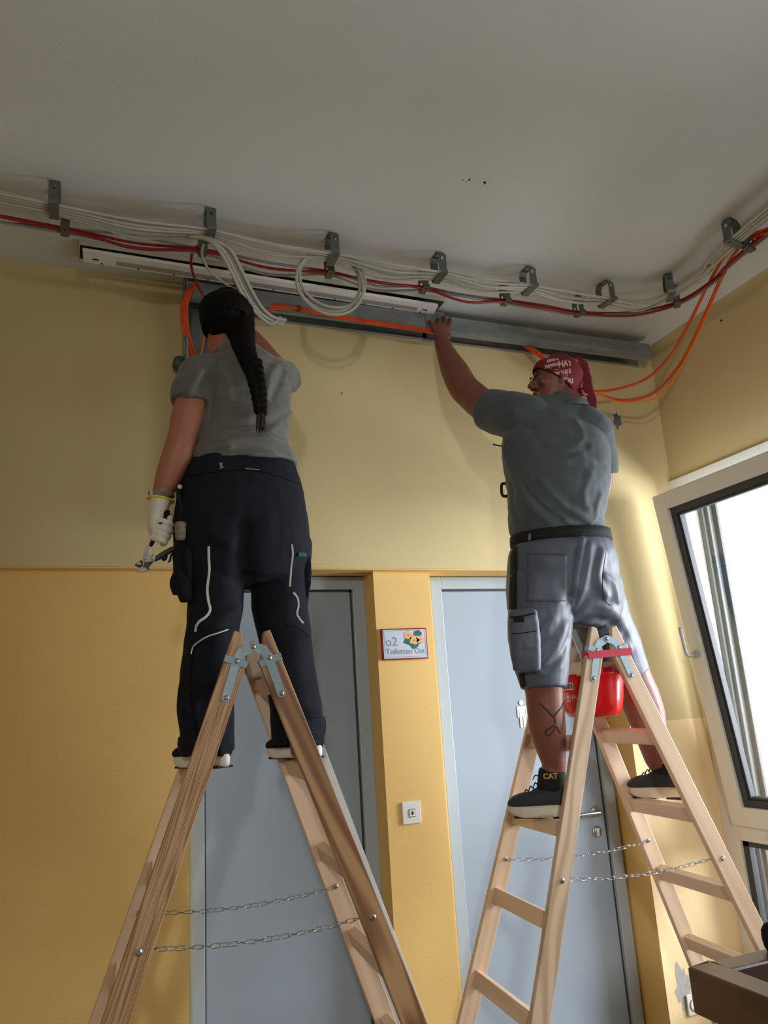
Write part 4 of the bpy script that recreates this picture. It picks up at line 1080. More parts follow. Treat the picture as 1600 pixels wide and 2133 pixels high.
def shoe_at(parent, toe, ank, z, mats, **kw):
    """toe and ankle given as photo points; the sole rests at height z"""
    t = atz(toe[0], toe[1], z + .035); a = atz(ank[0], ank[1], z + .13); d = V(t.x - a.x, t.y - a.y, 0)
    return d.length, math.atan2(d.y, d.x), t, a

M['skin_w'] = mat('warm_brown_skin', srgb(166, 106, 82), 0.5, bump=0.05, bscale=200, var=0.04, vscale=20)  # the woman's own warm brown skin tone, slightly varied at random
M['skin_m'] = mat('tanned_reddish_skin', srgb(126, 72, 58), 0.5, bump=0.06, bscale=180, var=0.06, vscale=18)
for k_ in ('skin_w', 'skin_m'):
    b_ = M[k_].node_tree.nodes['Principled BSDF']; b_.inputs['Subsurface Weight'].default_value = .08; b_.inputs['Subsurface Radius'].default_value = (.01, .004, .002)
M['tee'] = mat('grey_marl_jersey', srgb(98, 96, 91), 0.9, bump=0.12, bscale=500, var=0.05, vscale=300, sheen=.2)
M['polo'] = mat('slate_grey_polo', srgb(72, 79, 84), 0.85, bump=0.10, bscale=450, var=0.05, vscale=220, sheen=.2)
M['navy'] = mat('navy_work_trousers', srgb(19, 20, 31), 0.85, spec=.25, bump=0.12, bscale=500, var=0.08, vscale=8)
M['navy_in'] = mat('black_trouser_panels', srgb(8, 8, 11), 0.9, spec=.15, bump=0.12, bscale=500)
M['shorts'] = mat('grey_work_shorts', srgb(80, 86, 100), 0.5, bump=0.08, bscale=500, var=0.04, vscale=10)
M['blackcloth'] = mat('black_panel_cloth', srgb(12, 12, 14), 0.85)
M['hair'] = mat('black_brown_hair', (0.0022, 0.0014, 0.0013), 0.75, bump=0.3, spec=.15, bscale=60, stretch=(6, 6, .6))
M['hair_tip'] = mat('reddish_hair_tip', srgb(44, 20, 18), 0.5, bump=0.5, bscale=60, stretch=(6, 6, .6))
M['reflect'] = mat('pale_reflective_tape', srgb(205, 205, 205), 0.4)
M['glove'] = mat('white_leather_glove', srgb(222, 214, 202), 0.7, bump=0.1, bscale=120, var=0.04, vscale=30)
M['yellow'] = mat('yellow_hem', srgb(225, 205, 60), 0.6)
M['tattoo'] = mat('dark_tattoo_ink', srgb(22, 20, 26), 0.6)
M['bandana'] = mat('dark_red_bandana', srgb(112, 16, 32), 0.8, bump=0.1, bscale=300)
M['bandana_print'] = mat('pale_pink_print', srgb(214, 168, 168), 0.8)
M['shoe_navy'] = mat('black_navy_shoe_leather', srgb(40, 44, 54), 0.7, bump=0.1, bscale=200, var=0.12, vscale=30)
M['sole_cream'] = mat('cream_rubber_sole', srgb(214, 206, 186), 0.6, var=0.05, vscale=40)
M['sole_white'] = mat('white_rubber_sole', srgb(232, 230, 226), 0.5)
M['sole_dark'] = mat('black_rubber_tread', srgb(28, 28, 30), 0.8)
M['gold'] = mat('dull_yellow_lettering', srgb(190, 150, 60), 0.6)
M['toolgrip'] = mat('dark_grey_grip', srgb(62, 66, 68), 0.45)
M['khaki'] = mat('patterned_watch_strap', srgb(130, 118, 100), 0.8, var=0.3, vscale=90)

def toe_heel(px, py, Y, yaw, L, z):
    t = at(px, py, Y); return V(t.x - math.cos(yaw) * L, t.y - math.sin(yaw) * L, z)
M['eye'] = mat('eye_surface', srgb(120, 100, 92), 0.3)
# ------------------------------------------------------------------ the woman on the left ladder
wm = empty('person', (.48, 2.45, 1.44))
tag(wm, 'person with long dark braid, grey T-shirt and navy trousers, holding pliers on left ladder', 'person')
S0 = V(1, .04, 0).normalized()
YT = 2.42
# skin: one continuous body
bm = bmesh.new()
loft(bm, [sec(1150, 410, 605, YT, .62, S0), sec(1080, 405, 600, YT, .6, S0), sec(950, 432, 572, YT, .58, S0), sec(850, 440, 576, YT, .5, S0), sec(800, 440, 570, YT, .45, S0), sec(765, 460, 530, YT + .01, .5, S0)], 24)
hO = at(464, 738, 2.50); hR = frame3(V(-.34, .90, .22).normalized())
loft(bm, [lsec(485, 770, YT + .01, 70), lsec(478, 735, YT + .03, 62), (hO + hR @ V(0, .0, .06), .05, .055, None)], 18)
S_w = .86
head(bm, hO, hR, S_w)
# left arm, hanging, gloved hand
loft(bm, [lsec(436, 792, YT, 58), lsec(408, 818, YT - .01, 66), lsec(391, 870, YT - .03, 68), lsec(382, 905, YT - .04, 62), lsec(372, 945, YT - .04, 66), lsec(353, 990, YT - .03, 56), lsec(339, 1028, YT - .02, 41), lsec(335, 1044, YT - .02, 30)], 20)
# right arm reaching forward to the wall
loft(bm, [lsec(560, 795, YT, 54), lsec(582, 795, YT + .12, 54), lsec(588, 785, YT + .24, 50), lsec(568, 758, YT + .34, 46), lsec(540, 722, YT + .42, 40), lsec(524, 700, YT + .48, 32)], 20)
hp_ = at(518, 688, YT + .51)
loft(bm, [(hp_, .036, .016, V(1, 0, 0)), (hp_ + V(-.02, .04, .02), .040, .015, V(1, 0, 0)), (hp_ + V(-.03, .07, .03), .036, .012, V(1, 0, 0))], 14, 3)
for j in range(4):
    finger(bm, hp_ + V(-.055 + .021 * j, .07, .03), [V(-.1, .8, .3), V(-.1, .6, .0), V(-.1, .4, -.4)], [.03, .022, .016], .0085, .0065)
finger(bm, hp_ + V(.012, .03, .0), [V(.6, .7, .1), V(.1, 1, .2)], [.03, .026], .010, .0075)
# legs inside the trousers
for L_ in ([(450, 1150, YT, 110), (448, 1330, YT, 82), (436, 1440, YT, 80), (428, 1560, YT, 52), (424, 1585, YT + .01, 50)], [(575, 1150, YT + .02, 110), (596, 1330, YT + .05, 82), (615, 1440, YT + .07, 78), (628, 1540, YT + .07, 52), (628, 1565, YT + .08, 50)]):
    loft(bm, [lsec(*q) for q in L_], 18)
body = fuse('body', bm, M['skin_w'], wm, .0055, 2)
# T-shirt
bm = bmesh.new()
loft(bm, [sec(974, 394, 619, YT, .74, S0), sec(950, 397, 612, YT, .74, S0), sec(915, 407, 601, YT, .68, S0), sec(880, 412, 602, YT, .64, S0), sec(840, 414, 605, YT, .62, S0), sec(800, 416, 602, YT, .58, S0), sec(768, 424, 588, YT, .54, S0), sec(746, 440, 556, YT + .01, .66, S0), sec(726, 455, 528, YT + .02, .85, S0)], 32, 5, False, True, 2.2)
loft(bm, [lsec(452, 778, YT, 84), lsec(422, 784, YT, 94), lsec(405, 812, YT - .01, 92), lsec(396, 844, YT - .02, 86)], 22, 5, True, False)
loft(bm, [lsec(545, 775, YT, 74), lsec(574, 782, YT + .02, 78), lsec(590, 790, YT + .10, 68), lsec(596, 785, YT + .19, 66)], 22, 5, True, False)
fo = [([(418, 775), (405, 800), (385, 835)], .008, .006), ([(432, 790), (424, 815), (425, 845)], .009, -.007), ([(450, 760), (470, 790), (478, 830)], .009, .004), ([(575, 765), (560, 790), (556, 820)], .008, .005), ([(590, 775), (580, 800), (566, 826)], .008, -.005),
                  ([(420, 930), (470, 905), (540, 900), (595, 915)], .008, .006), ([(415, 945), (470, 922), (545, 915), (598, 930)], .007, .007), ([(430, 950), (480, 938), (550, 930), (600, 945)], .007, -.005), ([(425, 892), (500, 884), (590, 878)], .010, -.005), ([(560, 900), (585, 880), (602, 860)], .008, .005),
                  ([(405, 938), (440, 930), (480, 932)], .007, .006), ([(520, 868), (560, 860), (598, 850)], .010, .004), ([(440, 780), (443, 830), (436, 880)], .008, -.005)]
tee = fuse('t_shirt', bm, M['tee'], wm, .0055, 3, fold=[(a, w * 2.2, h * 1.6) for a, w, h in fo], fine=(.006, 10, 3.0, (1, 1, 1.8)))
bv = bvh_of(tee)
bm = bmesh.new()      # collar rib
nc = at(486, 738, YT + .02)
tube(bm, [nc + V(.058 * math.cos(a), .052 * math.sin(a), .006 * math.sin(a) + .004) for a in [2 * math.pi * j / 26 for j in range(26)]], .007, 8, closed=True)
obj('collar', bm, M['tee'], tee, smooth=True)
strip('hem_stitch', bv, [(362, 833), (385, 838), (410, 842), (428, 842)], .002, M['tee'], tee)
# trousers
bm = bmesh.new()
loft(bm, [sec(958, 399, 612, YT, .66, S0), sec(975, 391, 619, YT, .67, S0), sec(1000, 380, 628, YT, .70, S0), sec(1050, 372, 636, YT, .72, S0), sec(1100, 368, 643, YT, .72, S0), sec(1150, 370, 645, YT, .66, S0), sec(1190, 376, 642, YT, .56, S0)], 32, 5, False, True, 2.3)
LL = [(437, 1130, YT - .01, 128), (441, 1180, YT - .01, 128), (450, 1220, YT - .01, 114), (448, 1270, YT - .01, 106), (441, 1334, YT - .01, 106), (434, 1400, YT, 108), (428, 1470, YT, 112), (430, 1520, YT, 108), (431, 1545, YT, 108), (430, 1572, YT, 94)]
RL = [(582, 1130, YT, 130), (580, 1180, YT + .01, 130), (583, 1225, YT + .02, 118), (584, 1270, YT + .03, 112), (595, 1334, YT + .05, 106), (604, 1400, YT + .06, 102), (615, 1460, YT + .07, 102), (619, 1500, YT + .07, 104), (623, 1545, YT + .07, 106)]
loft(bm, [lsec(*q, 1.05) for q in LL], 26, 5, True, False)
loft(bm, [lsec(*q, 1.05) for q in RL], 26, 5, True, False)
fo = [([(385, 1480), (430, 1500), (470, 1490)], .010, .006), ([(380, 1440), (420, 1465), (480, 1440)], .012, -.007), ([(388, 1400), (430, 1420), (470, 1400)], .012, .006), ([(400, 1290), (440, 1300), (490, 1270)], .012, .005),
                  ([(575, 1480), (620, 1470), (660, 1480)], .012, .005), ([(400, 1335), (440, 1330), (490, 1310)], .008, .004), ([(395, 1350), (405, 1420), (410, 1500)], .008, .005), ([(510, 1100), (508, 1160), (510, 1200)], .016, -.012), ([(440, 1110), (480, 1130), (500, 1120)], .012, .004),
                  ([(400, 1510), (430, 1515), (460, 1530)], .008, .006), ([(560, 1330), (600, 1310), (640, 1320)], .012, .004)]
tr_ = fuse('trousers', bm, M['navy'], wm, .006, 2, fold=[(a, w * 2.2, h * 2.0) for a, w, h in fo], fine=(.005, 9, 9.0))
bt = bvh_of(tr_)
# turned-up cuffs
for (x, y, Yc, w_) in ((430, 1545, YT, 116), (622, 1516, YT + .07, 114)):
    bm = bmesh.new()
    loft(bm, [lsec(x - 1, y - 18, Yc, w_ - 4), lsec(x, y, Yc, w_), lsec(x + 1, y + 24, Yc, w_ - 4)], 26, 4, False, False)
    fuse('cuff', bm, M['navy'], tr_, .005, 2, folds([], .005, 16, 4.0))
bm = bmesh.new()
loft(bm, [sec(944, 403, 604, YT, .68, S0), sec(985, 382, 626, YT, .70, S0)], 32, 3, False, False, 2.3)
strip('waist_seam', bt, [(392, 992), (440, 984), (520, 980), (580, 992), (625, 1010)], .003, M['navy_in'], tr_)
strip('zip', bt, [(435, 1138), (435, 1160), (436, 1190), (432, 1225), (434, 1250), (438, 1270), (430, 1284), (416, 1294), (409, 1304), (407, 1316)], .0075, M['reflect'], tr_, .003)
strip('zip', bt, [(608, 1134), (610, 1155), (607, 1180), (604, 1222)], .006, M['reflect'], tr_, .003)
strip('zip', bt, [(611, 1234), (620, 1246), (622, 1262), (619, 1278), (625, 1290), (632, 1298)], .006, M['reflect'], tr_, .003)
strip('piping', bt, [(398, 1362), (402, 1348), (412, 1338), (432, 1326), (456, 1318), (476, 1311)], .004, M['reflect'], tr_, .003)
strip('piping', bt, [(590, 1300), (612, 1304), (632, 1314), (646, 1330)], .0025, M['navy'], tr_, .003)
strip('seam', bt, [(404, 1345), (398, 1400), (396, 1440), (406, 1500), (412, 1540)], .003, M['navy_in'], tr_, .002)
patch('pocket', bt, [(398, 1140), (372, 1140), (370, 1245), (398, 1250)], M['navy'], tr_, .008, .010, 10, .02)
# holster pocket bulging at the left hip, cargo pocket at the right thigh
bm = bmesh.new()
loft(bm, [lsec(384, 1122, YT - .04, 34, .8), lsec(380, 1150, YT - .05, 40, .9), lsec(380, 1200, YT - .05, 40, .9), lsec(388, 1248, YT - .04, 34, .8)], 20, 4, True, True, 3)
loft(bm, [lsec(366, 1195, YT - .03, 14), lsec(361, 1215, YT - .03, 16), lsec(366, 1236, YT - .03, 14)], 12, 3)
fuse('holster_pocket', bm, M['navy'], tr_, .004, 2, folds([], .004, 22, 1.0))
bm = bmesh.new()
loft(bm, [lsec(628, 1150, YT - .02, 34, .8), lsec(630, 1180, YT - .03, 40, .9), lsec(632, 1220, YT - .02, 34, .9), lsec(628, 1246, YT - .01, 26, .8)], 20, 4, True, True, 3)
fuse('cargo_pocket', bm, M['navy_in'], tr_, .004, 2, folds([], .004, 22, 7.0))
bm = bmesh.new(); p = at(629, 1155, YT - .10); box(bm, p + V(-.012, -.004, -.008), p + V(.014, .004, .006))
M['teal'] = mat('teal_tape', srgb(20, 120, 100), 0.5)
obj('tape', bm, M['teal'], tr_, bevel=.003)
p = at(376, 1105, YT - .09); bm = bmesh.new()
loft(bm, [(p + V(0, 0, -.025), .016, .012, V(1, 0, 0)), (p + V(0, 0, .022), .018, .012, V(1, 0, 0))], 14, 3)
fuse('work_glove', bm, M['khaki'], tr_, .003, 2)
p = at(374, 1018, YT - .06); bm = bmesh.new(); tube(bm, catmull([p, p + V(-.006, -.01, -.02), p + V(.004, -.01, -.05), p + V(.004, 0, -.10)], 4), .007, 8)
obj('tool_clip', bm, M['blackcloth'], tr_, smooth=True)
bm = bmesh.new(); ball(bm, p + V(0, -.008, .004), .008, (1, .6, 1)); obj('clip_button', bm, M['reflect'], tr_, smooth=True)
# small zigzag mark on the waistband
strip('stitched_mark', bt, [(456, 965), (461, 967), (457, 970), (462, 973), (458, 976)], .0015, M['reflect'], tr_, .004, 2)
strip('stitched_mark', bt, [(459, 964), (464, 966), (460, 969), (465, 972), (461, 975)], .0015, M['reflect'], tr_, .004, 2)
strip('stitching', bt, [(512, 976), (525, 977), (540, 978)], .0015, M['reflect'], tr_, .004, 3)
# hair: cap, ponytail and braid
bm = bmesh.new()
for z, a, b, yo in ((.05, .060, .070, -.018), (.09, .073, .086, -.016), (.13, .082, .098, -.016), (.165, .086, .104, -.014), (.20, .080, .098, -.014), (.228, .062, .078, -.014), (.246, .030, .042, -.014)): pass
hs = [(hO + V(-.014, 0, -.016) + hR @ V(0, yo, z) * .93, a * .97, b * .97, hR @ V(1, 0, 0)) for z, a, b, yo in ((.100, .058, .060, -.040), (.118, .080, .082, -.032), (.13, .086, .094, -.024), (.165, .090, .104, -.016), (.20, .086, .104, -.012), (.228, .070, .086, -.012), (.250, .036, .048, -.012))]
loft(bm, hs, 28, 4)
loft(bm, [lsec(492, 655, YT + .05, 76), lsec(500, 690, YT + .0, 62), lsec(507, 720, YT - .05, 50), lsec(516, 745, YT - .09, 42), lsec(526, 768, YT - .125, 38)], 22, 4)
ball(bm, at(508, 672, YT + .02), .035, (1, 1, 1.2))
hair = fuse('hair', bm, M['hair'], wm, .004, 2, folds([], .002, 30, 2.0, (2.5, 2.5, .5)))
bm = bmesh.new()
path = catmull([at(524, 755, YT - .125), at(530, 780, YT - .142), at(537, 810, YT - .150), at(541, 838, YT - .150), at(543, 862, YT - .148)], 5)
nb = 9
for j in range(nb * 2):
    t = j / (nb * 2 - 1) * (len(path) - 1.001); i = int(t); p = path[i].lerp(path[i + 1], t - i)
    r = .030 * (1 - .42 * j / (nb * 2)); sg = 1 if j % 2 else -1
    rot = Matrix.Rotation(sg * .75, 3, 'Y')
    ball(bm, p + V(sg * r * .45, 0, 0), r, (.62, .62, 1.0), rot)
fuse('braid', bm, M['hair'], hair, .0032, 1, folds([], .0012, 60, 2.0))
bm = bmesh.new()
e0 = at(543, 862, YT - .148)
for j in range(34):
    a = rnd.uniform(0, 6.28); rr = rnd.uniform(0, .014)
    tube(bm, catmull([e0 + V(rr * .4 * math.cos(a), rr * .4 * math.sin(a), .008), e0 + V(rr * math.cos(a), rr * math.sin(a), -.018), e0 + V(rr * 1.0 * math.cos(a) + rnd.uniform(-.006, .006), rr * math.sin(a), -.048 - rnd.uniform(0, .022))], 3), [.004] * 3 + [.0035] * 3 + [.0008], 5)
obj('braid_tip', bm, M['hair_tip'], hair, smooth=True)
# gloved fist on the tool
gl_ = None
wr = at(333, 1046, YT - .02); fist = at(326, 1092, YT - .02)
bm = bmesh.new()
loft(bm, [lsec(334, 1040, YT - .02, 46, 1), lsec(332, 1056, YT - .02, 44, .9), lsec(327, 1076, YT - .02, 50, .66), lsec(322, 1096, YT - .02, 52, .55), lsec(322, 1112, YT - .02, 42, .5)], 22, 4, False, True)
g = lambda x, y, dy=0: at(x, y, YT - .02 + dy)
for j, (bx_, by_) in enumerate(((350, 1086), (349, 1099), (344, 1111), (336, 1121))):
    st0 = g(bx_ - 28 + j * 3, by_ - 4 + j, -.024)
    finger(bm, st0, [g(bx_ - 2, by_ + 3, -.046) - st0, V(.55, .45, -.15), V(-.25, 1, -.05)], [.040 - .003 * j, .021, .020], .0112 - .0005 * j, .0098)
finger(bm, g(346, 1068, .0), [V(.25, -.5, -.6), V(-.1, -.45, -1), V(-.6, -.1, -.7)], [.024, .026, .020], .0135, .0112)
glove = fuse('glove', bm, M['glove'], wm, .0026, 1, folds([], .0010, 50, 3.0))
bm = bmesh.new(); c = at(334.5, 1041, YT - .02)
tube(bm, [c + V(.0385 * math.cos(a), .033 * math.sin(a), -.006 * math.cos(a)) for a in [2 * math.pi * j / 28 for j in range(28)]], .0042, 8, closed=True)
obj('glove_hem', bm, M['yellow'], glove, smooth=True)
bm = bmesh.new(); bg = bvh_of(glove); pq = [drape(bg, x, y, .002) for x, y in ((350, 1070), (344, 1080), (334, 1090))]; pq = [p_ for p_ in pq if p_ is not None]
loft(bm, [(p_, r_, r_ * .4, V(1, 0, .3)) for p_, r_ in zip(pq, (.013, .012, .006))], 14, 3)
obj('glove_backing', bm, M['blackcloth'], glove, smooth=True)
c = at(336.5, 1030, YT - .02); bm = bmesh.new()
for zz_, r_ in ((-.012, .0375), (.010, .0385)): pass
loft(bm, [(c + V(.002, 0, -.013), .0385, .034, V(1, 0, 0)), (c + V(-.002, 0, .013), .0395, .035, V(1, 0, 0))], 26, 2, False, False)
obj('watch_strap', bm, M['khaki'], wm, smooth=True)
bm = bmesh.new(); q = c + V(-.034, -.020, 0); box(bm, q + V(-.004, -.004, -.015), q + V(.008, .006, .015)); obj('watch_case', bm, M['steel'], wm, bevel=.002)
# the tool in the hand
tl = empty('crimping_pliers', at(306, 1160, YT - .03)); tag(tl, 'silver-headed crimping pliers with a dark grip, held in the white glove', 'pliers')
YQ = YT - .03
q = lambda x, y, d=0: at(x, y, YQ + d)
def flat(name, pts, th, m, d=0, parent=tl, bev=.001):
    bm = bmesh.new(); P = [q(x, y, d) for x, y in pts]
    A = [bm.verts.new(p) for p in P]; B = [bm.verts.new(p + V(0, th, 0)) for p in P]; n = len(P)
    bm.faces.new(A[::-1]); bm.faces.new(B)
    for k in range(n): bm.faces.new((A[k], A[(k + 1) % n], B[(k + 1) % n], B[k]))
    return obj(name, bm, m, parent, bevel=bev)
flat('upper_arm', [(307, 1134), (315, 1133), (315, 1143), (312, 1150), (308, 1158), (305, 1167), (299, 1168), (298, 1160), (300, 1148), (305, 1140)], .010, M['steel'], -.006)
flat('pivot_plate', [(300, 1158), (311, 1154), (316, 1158), (319, 1153), (323, 1156), (322, 1167), (314, 1170), (304, 1172), (299, 1167)], .008, M['steel'], -.012)
flat('jaw', [(303, 1168), (309, 1172), (316, 1166), (320, 1170), (311, 1180), (311, 1186), (305, 1190), (299, 1184), (299, 1176)], .014, M['toolgrip'], -.004)
flat('jaw', [(281, 1176), (288, 1171), (294, 1166), (299, 1170), (297, 1180), (289, 1181)], .014, M['toolgrip'], -.002)
flat('blade', [(283, 1188), (294, 1181), (303, 1182), (309, 1187), (303, 1191), (292, 1191)], .012, M['steel'], -.008)
bm = bmesh.new()
for x, y in ((303, 1162), (317, 1162), (289, 1174)): lathe(bm, [(.0055, 0), (.0055, .003), (.003, .004)], q(x, y, -.012), V(0, -1, 0), 14)
obj('rivet', bm, M['steel'], tl)
bm = bmesh.new(); loft(bm, [(q(321, 1166), .0085, .007, None), (q(332, 1160), .011, .009, None), (q(350, 1149), .011, .009, None), (q(368, 1140), .010, .008, None), (q(384, 1136), .008, .007, None)], 14, 4)
fuse('handle_grip', bm, M['toolgrip'], tl, .0025, 2)
bm = bmesh.new(); loft(bm, [(q(312, 1138), .008, .006, None), (q(318, 1128), .009, .007, None), (q(326, 1100), .009, .007, None), (q(336, 1078), .009, .007, None), (q(350, 1066, -.02), .010, .008, None)], 14, 4)
fuse('handle_grip', bm, M['blackcloth'], tl, .0025, 2)
bm = bmesh.new(); tube(bm, catmull([q(338, 1158), q(340, 1166), q(345, 1164), q(347, 1156)], 4), .004, 8); tube(bm, catmull([q(362, 1150), q(356, 1158), q(354, 1168), q(350, 1170)], 4), .003, 8)
obj('release_lever', bm, M['blackcloth'], tl, smooth=True)
# shoes
rl = X1 @ V(-lu(1.442), 0, 1.442 + .026); rr_ = X1 @ V(lu(1.442), 0, 1.442 + .026)
sw = (M['navy'], M['sole_white'], M['sole_dark'], M['navy'])
yaw = math.radians(128)
def place_heel(mid, yaw, back): return V(mid.x, mid.y, mid.z) - V(math.cos(yaw), math.sin(yaw), 0) * back
zw = 1.442 + .030
for (px, py, Y, yd) in ((370, 1594, 2.565, 118), (563, 1576, 2.64, 116)):
    yw = math.radians(yd); shoe(wm, toe_heel(px, py, Y, yw, .245, zw), yw, .245, sw, hs=1.05)
# ------------------------------------------------------------------ the man on the right ladder
mn = empty('person', (1.80, 2.55, 1.17))
tag(mn, 'person in dark red bandana, grey polo and work shorts on right ladder, one arm raised', 'person')
SH = V(.97, -.22, 0).normalized(); SC = V(.955, -.30, 0).normalized()
YM = 2.52; SM = .94
bm = bmesh.new()
loft(bm, [sec(1215, 1090, 1255, YM, .64, SH), sec(1120, 1092, 1240, YM, .64, SH), sec(1020, 1085, 1240, YM - .01, .6, SH), sec(930, 1085, 1236, YM - .02, .52, SC), sec(885, 1100, 1225, YM - .03, .45, SC), sec(848, 1140, 1215, YM - .04, .8, SC)], 26)
mO = at(1146, 852, 2.50); mR = frame3(V(-.90, .30, .16).normalized())
mO = at(1156, 852, 2.50)
loft(bm, [lsec(1178, 872, YM - .04, 86), lsec(1176, 842, YM - .035, 76), (mO + mR @ V(0, -.020, .075), .058, .062, None)], 20)
head(bm, mO, mR, SM)
# raised left arm
ARM = [(1090, 872, YM - .02, 70), (1052, 864, 2.58, 72), (1014, 849, 2.68, 68), (985, 826, 2.76, 64), (965, 806, 2.80, 62), (950, 778, 2.86, 58), (935, 748, 2.92, 46), (924, 722, 2.965, 34), (921, 712, 2.975, 34)]
loft(bm, [lsec(*q) for q in ARM], 22)
hb = at(920, 706, 2.985)
upv = (at(920, 668, 3.005) - hb); hh_ = upv.length
loft(bm, [(at(921, 712, 2.98), .030, .020, V(1, .1, 0)), (at(920, 700, 2.99), .037, .017, V(1, .1, 0)), (at(921, 688, 2.998), .040, .015, V(1, .1, 0)), (at(922, 679, 3.0), .038, .013, V(1, .1, 0))], 18, 4)
for (x0, y0, x1, y1, dy) in ((906, 690, 899, 672, 0), (914, 680, 914, 666, 0), (925, 678, 926, 662, 0), (935, 680, 938, 666, 0)):
    b_ = at(x0, y0, 2.998); t_ = at(x1, y1, 3.006)
    finger(bm, b_, [t_ - b_, V((t_ - b_).x, .03, (t_ - b_).z * .8), V(0, .9, -.05)], [(t_ - b_).length * .9, .020, .02], .0102, .0082)
finger(bm, at(934, 702, 2.99), [V(.35, .5, .6), V(.05, .8, .5)], [.034, .028], .012, .009)
# right arm, bent in front of the body
loft(bm, [lsec(1218, 905, YM - .06, 66), lsec(1240, 945, YM - .03, 66), lsec(1245, 990, YM - .0, 62), lsec(1240, 1030, YM + .04, 56), lsec(1222, 1040, YM + .16, 54), lsec(1200, 1030, YM + .27, 38)], 20)
rh = at(1195, 1026, YM + .31)
loft(bm, [(rh, .034, .017, V(1, 0, 0)), (rh + V(-.03, .05, .0), .040, .017, V(1, 0, 0)), (rh + V(-.05, .085, 0), .034, .014, V(1, 0, 0))], 14, 3)
for j in range(4): finger(bm, rh + V(-.08 + .021 * j, .085, 0), [V(-.2, 1, -.2), V(-.1, .3, -1), V(.1, -.6, -.6)], [.036, .024, .018], .0095, .0078)
finger(bm, rh + V(.02, .03, 0), [V(.5, .8, -.2), V(0, .7, -.6)], [.034, .028], .011, .009)
# legs
LLEG = [(1130, 1215, 2.51, 100), (1126, 1330, 2.475, 100), (1128, 1400, 2.465, 86), (1134, 1440, 2.475, 80), (1137, 1480, 2.48, 78), (1141, 1520, 2.49, 76), (1148, 1560, 2.505, 62), (1156, 1600, 2.515, 46)]
RLEG = [(1225, 1215, 2.55, 118), (1262, 1300, 2.60, 106), (1300, 1375, 2.62, 90), (1318, 1415, 2.63, 80), (1332, 1450, 2.64, 82), (1346, 1490, 2.65, 78), (1358, 1540, 2.64, 62), (1372, 1590, 2.63, 45)]
zr = 1.165 + .030
FEET = []
for (px, py, Y, yd), leg in (((1062, 1690, 2.65, 130), LLEG), ((1316, 1668, 2.77, 112), RLEG)):
    yw = math.radians(yd); hp0 = toe_heel(px, py, Y, yw, .255, zr); FEET.append((hp0, yw)); dr = V(math.cos(yw), math.sin(yw), 0)
    kk = .255 / .30; ax_ = hp0 + dr * .092 * kk
    loft(bm, [lsec(*q) for q in leg] + [(ax_ + V(0, 0, .165), .037, .037, None), (ax_ + V(0, 0, .12), .034, .034, None), (ax_ + dr * .01 + V(0, 0, .075), .028, .028, None)], 22)
mb = fuse('body', bm, M['skin_m'], mn, .0052, 2)
bmb = bvh_of(mb)
strip('tattoo', bmb, [(1124, 1464), (1132, 1472), (1142, 1482), (1152, 1492), (1160, 1484), (1168, 1474), (1174, 1462)], .0065, M['tattoo'], mb, .0006, 5)
strip('tattoo', bmb, [(1152, 1492), (1156, 1500), (1154, 1510), (1146, 1516), (1138, 1522), (1137, 1530), (1144, 1532), (1152, 1524), (1158, 1512), (1162, 1520), (1167, 1528)], .0050, M['tattoo'], mb, .0006, 5)
# polo shirt
bm = bmesh.new()
loft(bm, [sec(1124, 1076, 1258, YM, .72, SH), sec(1100, 1067, 1259, YM, .76, SH), sec(1070, 1060, 1256, YM - .01, .76, SH), sec(1020, 1057, 1264, YM - .015, .74, SH), sec(970, 1050, 1269, YM - .02, .68, SC), sec(920, 1050, 1264, YM - .03, .60, SC), sec(880, 1075, 1246, YM - .035, .54, SC), sec(860, 1112, 1230, YM - .037, .68, SC), sec(848, 1128, 1221, YM - .035, .84, SC), sec(841, 1134, 1217, YM - .035, .92, SC)], 34, 5, False, True, 2.15)
loft(bm, [lsec(1120, 872, YM - .02, 88), lsec(1084, 868, 2.53, 104), lsec(1048, 862, 2.60, 94), lsec(1016, 853, 2.67, 88)], 24, 5, True, False)
loft(bm, [lsec(1200, 886, YM - .05, 96), lsec(1230, 902, YM - .06, 94), lsec(1246, 945, YM - .03, 78), lsec(1250, 985, YM - .0, 72)], 22, 5, True, False)
fo = [([(1052, 905), (1075, 960), (1105, 1010), (1150, 1055), (1205, 1095), (1250, 1112)], .010, .009), ([(1050, 935), (1068, 985), (1095, 1040), (1140, 1085), (1200, 1120)], .009, .008), ([(1060, 925), (1082, 975), (1115, 1022), (1160, 1062), (1215, 1096)], .007, -.009),
                  ([(1125, 1000), (1150, 1030), (1185, 1062), (1230, 1085), (1258, 1094)], .008, .007), ([(1085, 880), (1110, 900), (1130, 930)], .010, -.005), ([(1200, 880), (1215, 905), (1200, 930), (1170, 938)], .009, .006), ([(1040, 830), (1052, 860), (1050, 890)], .008, -.006),
                  ([(1060, 832), (1075, 862), (1078, 892)], .008, .005), ([(1230, 990), (1215, 1030), (1225, 1060)], .009, .006), ([(1180, 960), (1205, 952), (1235, 962)], .009, .005), ([(1240, 1080), (1225, 1100), (1250, 1122)], .007, .008), ([(1066, 1010), (1072, 1060), (1085, 1095)], .008, -.005),
                  ([(1252, 1030), (1240, 1065), (1256, 1085)], .007, .006), ([(1160, 905), (1185, 925), (1220, 930)], .008, -.004), ([(1075, 955), (1090, 1000), (1125, 1048), (1170, 1082)], .006, -.007)]
polo = fuse('polo_shirt', bm, M['polo'], mn, .0055, 2, fold=[(a, w * 2.6, h) for a, w, h in fo], fine=(.006, 9, 5.0, (1, 1, 1.6)))
bm = bmesh.new(); cc = at(1177, 841, YM - .035)
rg = []
